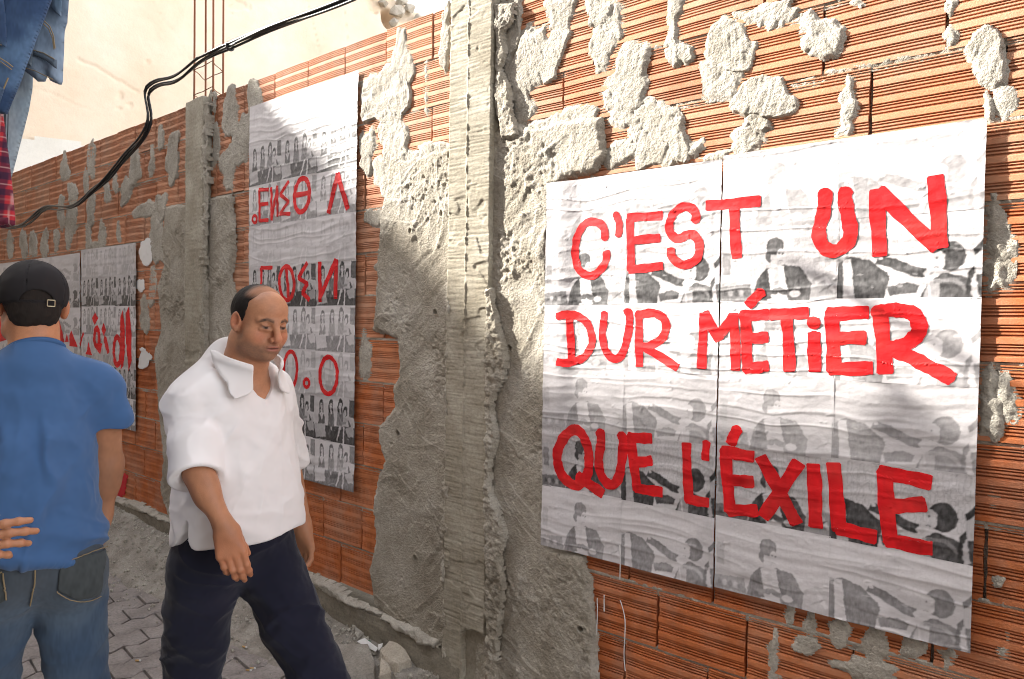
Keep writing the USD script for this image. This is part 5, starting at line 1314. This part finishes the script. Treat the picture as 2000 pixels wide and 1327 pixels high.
        sl = smax(smax(sl, cut, .004), -rc(p, e1 - axr * .06, e1 + axr * .1 + [-.03, -.02, 0], .050, .064), .005)
        d = smin(d, sl, .03)
        d = smin(d, smax(rc(p, shL + [0, .012, -.01], elL, .064, .075), (p - (shL * .25 + elL * .75)) @ ((elL - shL) / np.linalg.norm(elL - shL)), .005), .04)
        d = smax(d, .900 + .045 * smooth01((p[:, 1] + .12) / .22) + .010 * np.sin(p[:, 1] * 11 + 1) + .03 * p[:, 0] - p[:, 2], .005)
        skin = smin(hd(p), bodyf(p), .02)
        d = smin(d, skin - .006, .012)
        return smax(d, p[:, 2] - (1.538 - .52 * (p[:, 0] - nb[0] + .055)), .004)
    ms = mesh_field(shirt, (-.26, -.42, .80), (.24, .40, 1.58), .0045)
    p = ms.vertices
    arm = smooth01((np.abs(p[:, 1]) - .19) / .04)
    low = smooth01((1.06 - p[:, 2]) / .12); back = (p[:, 0] < .02)
    mid = smooth01((1.36 - p[:, 2]) / .12)
    amp = .034 * folds(p + np.outer(np.abs(p[:, 1]) * p[:, 2], [0, .5, 0]), [4, 11, 1.5], 41, 1.5) * (1 - arm) * mid * (1 - .5 * low)
    amp = amp + .030 * folds(p - np.outer(p[:, 1], [0, 0, .45]), [2.0, 2.4, 14], 42, 1.5) * low * (1 - arm)
    amp = amp + .007 * folds(p, [5, 5, 5], 43) * (1 - arm) - .014 * (1 - arm) + .0022 * n3(p, 34, 44, 2) + .004 * folds(p, [6, 6, 3], 45) * arm * smooth01(((shR + axr * .088 - p) @ axr) / .06 + (p[:, 1] > 0))
    amp = amp + .0035 * folds(p, [14, 14, 9], 47, 1.8) * (1 - arm)
    amp = amp * smooth01((1.475 - p[:, 2]) / .07) + .0015
    ms = puff(ms, amp); ms = trimesh.Trimesh(trimesh.smoothing.filter_taubin(ms, iterations=3).vertices, ms.faces, process=False)
    sp = part(t, 'tshirt', F.world(ms), 'cloth', True, color=flat_color(ms, (.055, .122, .265), .08, 30, 46))
    ring = [nb + np.array([.004 + .064 * math.cos(a), .066 * math.sin(a), 1.532 - 1.45 - .52 * (.059 + .064 * math.cos(a))]) for a in np.linspace(0, 2 * math.pi, 48)]
    part(sp, 'neck_rib', tube(F.w(np.array(ring)), .0085, 8, False), 'blue_rib', True)
    # jeans
    hipR, hipL = np.array([0, -.09, .84]), np.array([0, .09, .84])
    knR, knL = F.at(152, 1352, -.105), F.at(-28, 1352, .10)
    anR, anL = knR + np.array([-.10, 0, -.39]), knL + np.array([.08, 0, -.40]); anR[2] = anL[2] = .10
    base = legs_field(F, hipL, hipR, knL, knR, anL, anR, .096, .072, .058, (-.01, 0, .92), (.125, .160, .14))
    def jean(p): return smin(np.maximum(base(p), p[:, 2] - .985), np.maximum(ell(p, (-.055, -.085, .845), (.085, .088, .10)), p[:, 2] - .985), .03)
    mj = mesh_field(jean, np.array([min(anR[0], 0) - .16, -.28, .08]), np.array([max(knL[0], .1) + .2, .28, 1.0]), .0055)
    p = mj.vertices
    def crease(p): return .010 * folds(p + np.outer(p[:, 1], [0, 0, .5]), [3.5, 3.5, 10], 51) * smooth01((.86 - p[:, 2]) / .12) + .004 * folds(p, [6, 6, 8], 52) + .0015 * n3(p, 40, 53, 2) - .004
    mj = puff(mj, crease(p))
    fade = smooth01(.5 + 1.2 * n3(mj.vertices, 5, 54, 3))[:, None]
    jc = np.array([.040, .068, .115]) * (1 - fade) + np.array([.085, .120, .165]) * fade
    jc = jc * (1 + .22 * n3(mj.vertices, [220, 220, 30], 55, 2))[:, None]
    ochre = smooth01((mj.vertices[:, 2] - .74) / .12)[:, None] * .55
    jc = jc * (1 - ochre) + np.array([.058, .056, .050]) * ochre
    jp = part(t, 'jeans', F.world(mj), 'denim', True, color=np.clip(jc, .003, 1))
    tree = cKDTree(mj.vertices); nrm = vnormals(mj)
    def onback(px, py):
        """a point on the back of the jeans behind a pixel"""
        e, d = F.loc(EYE), ray(px, py) @ F.M.T
        for s_ in np.arange(1.2, 2.6, .004):
            q = e + d * s_
            if jean(q[None])[0] < .004: return q
        return e + d * 1.95
    def outline_px(pts): 
        q = np.array([onback(*a) for a in pts]); return q[:, 1:]
    for pl in ([(116, 1102), (162, 1084), (206, 1069), (203, 1120), (196, 1162), (150, 1173), (112, 1153)], [(-60, 1120), (8, 1116), (12, 1172), (-20, 1190), (-55, 1176)]):
        P2 = outline_px(pl)
        fld = lambda p: np.maximum(np.maximum(np.abs(jean(p) - .004) - .0035, poly_sd(p[:, 1], p[:, 2], P2)), p[:, 0] - .0)
        mp = mesh_field(fld, [-.24, P2[:, 0].min() - .02, P2[:, 1].min() - .02], [.0, P2[:, 0].max() + .02, P2[:, 1].max() + .02], .0032)
        mp = puff(mp, crease(mp.vertices))
        part(jp, 'pocket', F.world(mp), 'denim', True, color=np.clip(np.array([.056, .064, .066])[None] * (1 + .3 * n3(mp.vertices, [120, 120, 40], 56, 2))[:, None], .003, 1))
    def seam(pts, r=.0016, lift=.006):
        q = spline(np.array([onback(*a) for a in pts]), 30)
        dd, ii = tree.query(q); return tube(F.w(mj.vertices[ii] * .3 + q * .7 + nrm[ii] * lift), r, 6)
    part(jp, 'stitching', cat([seam([(116, 1103), (160, 1086), (206, 1070)], .0016, .008), seam([(112, 1154), (150, 1172), (194, 1163)], .0014, .008), seam([(66, 1096), (68, 1130), (62, 1165), (58, 1182)], .0020, .004), seam([(-30, 1126), (6, 1117)], .0022, .009), seam([(8, 1118), (12, 1170)], .002, .009)]), 'stitching', True)
    for an, fw in ((anR, (1, 0)), (anL, (1, 0))): part(t, 'shoe', F.world(shoe(an, fw)), 'shoe_leather', 30)
plain('blue_rib', (.050, .112, .245), .88, .15, .0006, 900)
man_in_blue()

# ================= somebody at the left, only a gesturing hand in the frame
def passer_by():
    w0 = atdepth(-112, 1078, 1.62)
    el = atdepth(-300, 1120, 1.55); sh = atdepth(-520, 860, 1.62)
    F = Frame(sh[0], sh[1], -8)
    base = atdepth(-560, 800, 1.72); F = Frame(base[0], base[1], 30)
    t = thing('person', 'person outside the left edge whose open hand reaches in before the blue T-shirt', 'person')
    W = lambda v: F.loc(v)
    fd = RGT * 1.0 + UPV * .22 + FWD * .10; pd = FWD * .9 - UPV * .35
    shl = W(sh); hcl = np.array([.03, 0, 1.60])
    def f(p):
        d = chain(p, [W(sh), W(el), W(w0)], [.052, .043, .029], .02)
        return smin(d, hand_field(p, W(w0), fd @ F.M.T, pd @ F.M.T, 1, .36, .04, .1, 1.06, [.34, .46, .58, .74]), .018)
    pts = np.array([W(sh), W(el), W(w0), W(w0 + RGT * .22)])
    ma = mesh_field(f, pts.min(0) - .10, pts.max(0) + .10, .0028)
    A = axes(0, 0)
    def bodyf(p):
        d = head_field((p - hcl) @ A.T)
        d = smin(d, rc(p, (-.02, 0, 1.5), (-.02, 0, 1.40), .058, .065), .03)
        for s_ in (-1, 1): d = smin(d, rc(p, (-.02, 0, 1.42), (-.0, .17 * s_, 1.36), .05, .055), .05)
        return smin(d, ell(p, (0, 0, 1.2), (.11, .16, .26)), .06)
    mb = mesh_field(bodyf, (-.25, -.3, .9), (.25, .3, 1.75), .008)
    V = np.vstack([F.w(ma.vertices), F.w(mb.vertices)])
    part(t, 'body', trimesh.Trimesh(V, np.vstack([ma.faces, mb.faces + len(ma.vertices)]), process=False), 'skin', True,
         color=np.vstack([limb_color(ma.vertices, 24, .05), head_color((mb.vertices - hcl) @ A.T, .4)]))
    def top(p):
        d = ell(p, (0, 0, 1.2), (.125, .175, .27)); d = smin(d, rc(p, (0, -.17, 1.36), (0, .17, 1.36), .065), .06)
        d = smin(d, np.maximum(np.hypot(p[:, 0] / .75, p[:, 1]) - .185, np.abs(p[:, 2] - 1.0) - .14), .06)
        d = smin(d, rc(p, shl, shl * .45 + W(el) * .55, .07, .075), .03)
        return np.maximum(d, -rc(p, (-.02, 0, 1.5), (-.02, 0, 1.42), .066))
    mt = mesh_field(top, (-.4, -.6, .8), (.5, .5, 1.55), .008); mt = puff(mt, .008 * folds(mt.vertices, [5, 5, 2], 61))
    part(t, 'shirt', F.world(mt), 'cloth', True, color=flat_color(mt, (.30, .31, .33)))
    part(t, 'hair', F.world(mesh_field(lambda p: np.maximum(np.maximum(ell((p - hcl) @ A.T, (0, -.02, .036), (.084, .106, .092)), (p - hcl)[:, 0] - .05), -.03 - (p - hcl)[:, 2]), hcl - .15, hcl + .15, .006)), 'hair', True, color=None) if False else None
    lg = legs_field(F, (0, .09, .84), (0, -.09, .84), (.05, .1, .46), (-.03, -.1, .46), (.02, .1, .10), (-.06, -.1, .10), .095, .07, .055, (0, 0, .92), (.12, .16, .14))
    mj = mesh_field(lambda p: np.maximum(lg(p), p[:, 2] - 1.0), (-.3, -.3, .08), (.3, .3, 1.02), .01)
    part(t, 'trousers', F.world(mj), 'cloth', True, color=flat_color(mj, (.03, .03, .035)))
    for an in ((.02, .1, .10), (-.06, -.1, .10)): part(t, 'shoe', F.world(shoe(an, (1, 0))), 'shoe_leather', 30)
passer_by()
# ---------------------------------------------------------------- cables, hung clothes, litter
cb = thing('cable_bundle', 'bundle of black cables sagging along the brick wall and up to the tall pillar', 'cables')
path = [(-60, 432), (-10, 440), (35, 443), (60, 432), (84, 411), (115, 405), (150, 401), (182, 374), (216, 345), (252, 300), (284, 262), (294, 236), (291, 206), (288, 182), (300, 168), (345, 154), (386, 122), (442, 94), (520, 60), (600, 32), (690, -2), (790, -48), (868, -86)]
ctr = np.array([(onwall(a, b, -.075)[0], -.075, onwall(a, b, -.075)[1]) for a, b in path])
sm = spline(ctr, 150); s_ = np.linspace(0, 1, 150)
r = np.random.default_rng(3)
for i in range(4):
    ph = i * 1.57
    sp = .010 + .012 * smooth01(n2(s_ * 9, s_ * 0, 1.0, seed=i + 2) + .2) * (s_ < .72)
    tw = s_ * 11 + ph
    sag = .020 * n2(s_ * 14, s_ * 0 + i, 1.0, seed=30 + i) * (s_ < .75)
    p = sm + np.stack([np.cos(tw) * sp * .6, np.sin(tw) * sp * .8 - .004 * i, np.cos(tw + .8) * sp + sag], 1)
    part(cb, 'cable', tube(p, .0068 + .0012 * (i == 1), 8), 'black_rubber', True)
k = int(np.argmin(np.abs(np.array([pixel(q)[0] for q in sm]) - 452)))
tie = [sm[k] + np.array([0, math.cos(a) * .022, math.sin(a) * .022]) for a in np.linspace(0, 2 * math.pi, 16)] + [sm[k] + np.array([.05, -.02, -.012]), sm[k] + np.array([.10, -.022, -.012])]
part(cb, 'cable_tie', tube(tie, .006, 6), 'black_rubber', True)

def garment(px, Z, thick, res=.0045, seed=0, foldn=(1.6, 5), famp=.006, back=True, dz=0.0):
    """a cloth outline given its own distance, real size and body: bulging front and back, joined round the rim"""
    fw = np.array([FWD[0], FWD[1], 0]); fw /= np.linalg.norm(fw); rt = np.array([-fw[1], fw[0], 0]) * -1
    def plane(a, b):
        d = ray(a, b); t = Z / (d @ fw); q = EYE + t * d; return q @ rt, q[2]
    P = np.array([plane(a, b) for a, b in px]); o = EYE @ fw
    lo, hi = P.min(0) - .01, P.max(0) + .01
    us, zs = np.arange(lo[0], hi[0], res), np.arange(lo[1], hi[1], res)
    U, V = np.meshgrid(us, zs)
    sd = -poly_sd(U.ravel(), V.ravel(), P).reshape(U.shape)
    on = sd > -.2 * res
    keep = on[:-1, :-1] & on[1:, :-1] & on[:-1, 1:] & on[1:, 1:]
    body = np.sqrt(np.clip(sd, 0, thick * 2.2) / (thick * 2.2)) * thick
    fo = famp * (folds(np.stack([U.ravel(), V.ravel() * 0 + seed, V.ravel()], 1), [foldn[0] * 3, 1, foldn[0]], seed, 1.2) + .5 * folds(np.stack([U.ravel(), V.ravel() * 0, V.ravel()], 1), [foldn[1], 1, foldn[1]], seed + 4, 1.2)).reshape(U.shape)
    front, bck = Z - dz - body - fo * np.clip(sd / .02, 0, 1), Z - dz + body
    def pts(D): return U[..., None] * rt + (o + D)[..., None] * fw + np.array([0, 0, 1.0]) * V[..., None]
    A, B = pts(front), pts(bck)
    (v1, f1), _ = gridmesh(A[..., 0], A[..., 1], A[..., 2], keep); (v2, f2), _ = gridmesh(B[..., 0], B[..., 1], B[..., 2], keep, flip=True)
    e = np.sort(f1[:, [0, 1, 1, 2, 2, 0]].reshape(-1, 2), axis=1); raw = f1[:, [0, 1, 1, 2, 2, 0]].reshape(-1, 2)
    _, inv, cnt = np.unique(e, axis=0, return_inverse=True, return_counts=True)
    rim = raw[cnt[inv.ravel()] == 1]; n = len(v1)
    side = np.vstack([np.stack([rim[:, 1], rim[:, 0], rim[:, 0] + n], 1), np.stack([rim[:, 1], rim[:, 0] + n, rim[:, 1] + n], 1)])
    return trimesh.Trimesh(np.vstack([v1, v2]), np.vstack([f1, f2 + n, side]), process=False), (lambda a, b, lift=0.0: (plane(a, b)[0] * rt + (o + Z - dz - thick - lift) * fw + np.array([0, 0, plane(a, b)[1]])))
def denim_color(m, c0, c1, seed):
    p = m.vertices; f = smooth01(.5 + 1.3 * n3(p, 8, seed, 3))[:, None]
    c = np.array(c0) * (1 - f) + np.array(c1) * f
    return np.clip(c * (1 + .25 * n3(p, [260, 260, 40], seed + 1, 2))[:, None], .003, 1)
def stitch(pt, pts, r=.0016, lift=.006): return tube([pt(a, b, lift) for a, b in pts], r, 5)
# pole the clothes hang from
pole = thing('clothes_pole', 'steel pole reaching out over the alley that the clothes hang from, above the frame', 'pole')
part(pole, 'tube', tube([(-3.08, -4.6, 3.32), (-3.08, -1.0, 3.32)], .018, 12), 'rust', True)
part(pole, 'brace', tube([(-3.08, -4.6, 2.75), (-3.08, -3.9, 3.31)], .012, 8), 'rust', True)

G = 'clothes hanging at the top left'
j3 = thing('light_jeans', 'pale washed jeans hanging behind the dark ones, above the red checked shirt', 'jeans', G)
m, pt = garment([(-60, -150), (70, -150), (68, 0), (64, 120), (63, 172), (56, 214), (47, 250), (34, 300), (22, 345), (8, 392), (-60, 392)], 2.78, .040, seed=3, famp=.006)
part(j3, 'leg', m, 'denim', True, color=denim_color(m, (.23, .30, .36), (.36, .43, .48), 3))
m, pt2 = garment([(8, 306), (34, 296), (22, 338), (8, 330)], 2.775, .012, .003, seed=5, famp=.002, dz=.036)
part(j3, 'knee_patch', m, 'denim', True, color=denim_color(m, (.22, .29, .34), (.34, .40, .45), 5))
part(j3, 'stitching', cat([stitch(pt, [(30, 195), (29, 240), (28, 294)], .0030, .014), stitch(pt, [(36, 195), (35, 240), (33, 294)], .0018, .014), stitch(pt, [(10, 304), (22, 310), (34, 314)], .0018, .014), stitch(pt, [(14, 292), (24, 296), (34, 298)], .0018, .014)]), 'dark_thread', True)
plaid = thing('checked_shirt', 'red and black checked shirt hanging at the left edge, lowest of the clothes', 'shirt', G)
m, pt = garment([(-80, 60), (2, 200), (9, 250), (17, 310), (24, 370), (29, 425), (29, 441), (10, 446), (-80, 452)], 2.62, .035, .004, seed=7, famp=.006)
u = m.vertices @ np.array([FWD[1], -FWD[0], 0]) / np.hypot(FWD[0], FWD[1]) ; u = u + .30 * (m.vertices[:, 2] - 2.4) * -.12 + .006 * n3(m.vertices, 8, 8, 2); z = m.vertices[:, 2] + .006 * n3(m.vertices, 8, 9, 2)
def stripe(x, per, w, ph=0): return smooth01((w / 2 - np.abs(((x / per + ph) % 1.0) - .5) * per) / .002 + .5)
red = np.array([.42, .030, .040]); blk = np.array([.018, .016, .040]); cr = np.array([.55, .36, .34])
c = np.repeat(red[None], len(u), 0)
for s1 in (stripe(u, .052, .024), stripe(z, .060, .026)): c = c * (1 - .72 * s1[:, None]) + blk * .72 * s1[:, None]
for s1 in (stripe(u, .052, .0035, .5), stripe(z, .060, .0035, .5)): c = c * (1 - .6 * s1[:, None]) + cr * .6 * s1[:, None]
part(plaid, 'shirt_body', m, 'cloth', True, color=c)
m, pt = garment([(-80, 428), (29, 428), (29, 441), (10, 446), (-80, 452)], 2.615, .012, .003, seed=8, famp=.002, dz=.034)
part(plaid, 'cuff', m, 'cloth', True, color=flat_color(m, (.13, .020, .040), .3, 40))
j2 = thing('blue_jeans', 'faded blue jeans hung upside down behind the dark pair, belt loop at the bottom', 'jeans', G)
m, pt = garment([(-40, -150), (150, -150), (134, 0), (131, 44), (126, 60), (124, 110), (122, 160), (119, 167), (108, 163), (98, 158), (93, 146), (88, 160), (74, 160), (62, 150), (46, 138), (-40, 138)], 2.70, .034, seed=11, famp=.006)
part(j2, 'leg', m, 'denim', True, color=denim_color(m, (.085, .12, .17), (.22, .29, .38), 11))
m, pt2 = garment([(78, 106), (100, 112), (122, 124), (123, 143), (100, 125), (76, 115)], 2.69, .008, .003, seed=12, famp=.001, dz=.034)
part(j2, 'waistband', m, 'denim', True, color=denim_color(m, (.05, .07, .09), (.11, .14, .18), 13))
m, pt3 = garment([(65, 92), (79, 95), (75, 137), (62, 133)], 2.685, .007, .0025, seed=13, famp=.001, dz=.038)
part(j2, 'belt_loop', m, 'denim', True, color=denim_color(m, (.045, .06, .08), (.10, .13, .16), 14))
m, pt4 = garment([(112, 0), (132, 4), (131, 42), (120, 34), (111, 24)], 2.69, .010, .003, seed=15, famp=.001, dz=.034)
part(j2, 'pocket', m, 'denim', True, color=denim_color(m, (.07, .11, .16), (.18, .24, .32), 15))
part(j2, 'stitching', cat([stitch(pt, [(84, 42), (100, 50), (113, 62), (120, 80), (123, 104)], .0022, .012), stitch(pt, [(83, 47), (99, 55), (111, 67), (118, 84), (121, 106)], .0022, .012), stitch(pt, [(79, 107), (101, 113), (122, 125)], .0020, .014), stitch(pt, [(67, 94), (64, 132)], .0018, .018), stitch(pt, [(77, 97), (73, 136)], .0018, .018), stitch(pt, [(50, 138), (84, 147), (119, 164)], .0020, .012)]), 'stitching', True)
j1 = thing('dark_jeans', 'dark blue jeans hung upside down at the top left corner, back pocket towards the camera', 'jeans', G)
m, pt = garment([(-120, -150), (140, -150), (100, 0), (84, 42), (66, 88), (47, 138), (40, 160), (26, 192), (13, 224), (-10, 222), (-120, 190)], 2.56, .045, seed=17, famp=.006)
part(j1, 'leg', m, 'denim', True, color=denim_color(m, (.030, .058, .125), (.085, .150, .26), 17))
m, pt2 = garment([(-40, -10), (23, -8), (28, 40), (31, 88), (30, 103), (0, 94), (-40, 84)], 2.545, .010, .003, seed=18, famp=.001, dz=.045)
part(j1, 'pocket', m, 'denim', True, color=denim_color(m, (.028, .052, .11), (.075, .13, .22), 18))
m, pt3 = garment([(-60, 164), (0, 168), (26, 182), (14, 222), (-10, 214), (-60, 198)], 2.545, .010, .003, seed=19, famp=.001, dz=.045)
part(j1, 'waistband', m, 'denim', True, color=denim_color(m, (.022, .040, .085), (.055, .09, .15), 19))
part(j1, 'stitching', cat([stitch(pt, [(14, 0), (18, 40), (17, 62), (6, 84)], .0018, .018), stitch(pt, [(22, -5), (26, 40), (29, 86), (29, 100)], .0022, .018), stitch(pt, [(0, 83), (14, 88), (29, 92)], .0018, .018), stitch(pt, [(0, 93), (14, 98), (29, 102)], .0020, .018), stitch(pt, [(0, 118), (20, 124), (36, 134), (46, 142)], .0026, .010), stitch(pt, [(0, 124), (20, 130), (34, 140), (44, 147)], .0022, .010), stitch(pt, [(38, 163), (26, 192), (13, 222)], .0026, .012)]), 'stitching', True)

# stones, paper and butts in the rubble at the foot of the wall
def ground_at(px, py):
    z = .05
    for _ in range(12):
        q = onground(px, py, z); z = float(np.clip(ground_h(np.array([q[0]]), np.array([q[1]]))[0], 0, .3))
    return np.array([q[0], q[1], z])
def rock(pxs, h, seed, mat='stone', n=3):
    r = np.random.default_rng(seed); base = np.array([ground_at(a, b) for a, b in pxs])
    pts = [base - [0, 0, .03]]
    c = base.mean(0)
    for i in range(n):
        f_ = 1 - .12 * (i + 1) / n - r.uniform(0, .10, (len(base), 1))
        q = c + (base - c) * f_; q[:, 2] = base[:, 2] + h * (i + 1) / n * r.uniform(.6, 1.1, len(base)); pts.append(q)
    m = trimesh.Trimesh(*meshkit.arrays(manifold3d.Manifold.hull_points(np.vstack(pts)).refine_to_length(.02))[:2], process=False)
    return puff(trimesh.Trimesh(m.vertices, m.faces, process=False), .004 * n3(m.vertices, 28, seed, 3))
for i, (px, h, lab, mt) in enumerate([
    ([(648, 1272), (690, 1262), (722, 1272), (738, 1300), (736, 1340), (650, 1350), (620, 1310)], .045, 'broad flat grey stone at the bottom edge beside the trouser leg', 'dirt'),
    ([(770, 1253), (786, 1275), (806, 1302), (780, 1316), (752, 1304), (738, 1288)], .05, 'pale triangular stone lying in the rubble by the tall pillar', 'stone'),
    ([(742, 1304), (764, 1304), (766, 1330), (740, 1332)], .05, 'small whitish stone at the bottom edge below the triangular one', 'stone'),
    ([(800, 1240), (820, 1236), (832, 1252), (812, 1262)], .03, 'small rough stone next to the foot of the tall pillar', 'dirt'),
    ([(836, 1262), (858, 1258), (862, 1290), (838, 1296)], .04, 'rough stone lying against the tall pillar', 'dirt'),
    ([(520, 1255), (548, 1240), (566, 1262), (540, 1280)], .02, 'flat stone in the rubble between the walking man\'s legs', 'dirt'),
    ([(690, 1230), (708, 1226), (716, 1240), (698, 1246)], .02, 'small stone in the rubble above the white paper', 'dirt')]):
    solo('stone', rock(px, h, 60 + i), mt, lab, 'stone', 'stones in the rubble', smooth=40)
def flake(pxs, lift, curl, seed):
    q = np.array([ground_at(a, b) for a, b in pxs]); c = q.mean(0); r = np.random.default_rng(seed)
    up = q + np.column_stack([np.zeros((len(q), 2)), lift + r.uniform(0, curl, len(q))])
    n = len(q); v = np.vstack([up, up - [0, 0, .0015], [c + [0, 0, lift + curl * .8]], [c + [0, 0, lift + curl * .8 - .0015]]]); k = np.arange(n); k2 = (k + 1) % n
    return trimesh.Trimesh(v, np.vstack([np.stack([k, k2, np.full(n, 2 * n)], 1), np.stack([n + k2, n + k, np.full(n, 2 * n + 1)], 1), np.stack([k, n + k, k2], 1), np.stack([k2, n + k, n + k2], 1)]), process=False)
solo('paper_scrap', flake([(697, 1262), (712, 1259), (738, 1272), (734, 1286), (716, 1272)], .012, .02, 1), 'scrap_paper', 'long white paper scrap on the ground beside the green bottle cap', 'paper scrap')
solo('paper_scrap', flake([(738, 1270), (748, 1267), (746, 1277), (739, 1281)], .02, .02, 2), 'scrap_paper', 'tiny white paper scrap on the ground touching the triangular stone', 'paper scrap')
q = ground_at(718, 1258)
capm = trimesh.creation.cylinder(.016, .012, sections=24); rot = trimesh.transformations.euler_matrix(.7, .3, 0); capm.apply_transform(rot); capm.apply_translation(q + [0, 0, .016])
solo('bottle_cap', capm, 'green_plastic', 'green plastic bottle cap on the ground by the white paper', 'bottle cap', smooth=30)
for i, (a, b, ang, lab) in enumerate([(750, 1257, .2, 'white cigarette butt lying between the green cap and the pillar'), (745, 1252, .8, 'orange-tipped cigarette butt behind the green bottle cap'), (770, 1251, .1, 'cigarette butt nearest the triangular stone\'s tip'),
     (855, 1308, 1.4, 'white cigarette butt at the foot of the tall pillar'), (478, 1268, .3, 'single cigarette butt on the paving between the walking man\'s legs'), (486, 1312, .5, 'left one of the two cigarette butts at the bottom between the man\'s legs'), (494, 1308, .6, 'right one of the two cigarette butts at the bottom between the man\'s legs'), (270, 1293, .7, 'cigarette butt on the pavers left of the navy trousers')]):
    q = ground_at(a, b); d = np.array([math.cos(ang), math.sin(ang) * .8, .05]) * .014
    t = thing('cigarette_butt', lab, 'cigarette butt', 'cigarette butts on the ground')
    part(t, 'filter', tube([q - d + [0, 0, .006], q + d * .4 + [0, 0, .006]], .0042, 8), 'cork_paper', True)
    part(t, 'paper_tube', tube([q + d * .42 + [0, 0, .006], q + d * 1.0 + [0, 0, .006]], .0040, 8), 'scrap_paper', True)
# splash of red paint low on the far wall
def splash(sd, X, Z): return np.where(sd > 0, .003 + .001 * n2(X, Z, 60, seed=2), -.006)
part(WALLS[2], 'paint_splash', relief(blobpoly(236, 948, 20, 46, .1, 71), .006, splash, rough=.03, rscale=22, seed=72), 'red_splash', True)

# paste that ran down the bricks under the big poster
for i, pts in enumerate([[(1168, 1168), (1167, 1215), (1166, 1265)], [(1181, 1162), (1181, 1194)], [(1212, 1172), (1220, 1200), (1221, 1250), (1222, 1310)], [(1218, 1062), (1219, 1100), (1218, 1128)]]):
    q = spline(np.array([[onwall(a, b)[0], 0, onwall(a, b)[1]] for a, b in pts]), 24)
    q[:, 1] = -.0035 - (.024 if i == 3 else 0); q[:, 0] += .002 * n2(q[:, 2] * 20, q[:, 2] * 0, 1, seed=i)
    part(WALLS[0], 'paste_drip', tube(q, .0016 + .0012 * np.abs(n2(q[:, 2] * 9, q[:, 2] * 0, 1, seed=i + 9)), 6), 'scrap_paper', True)
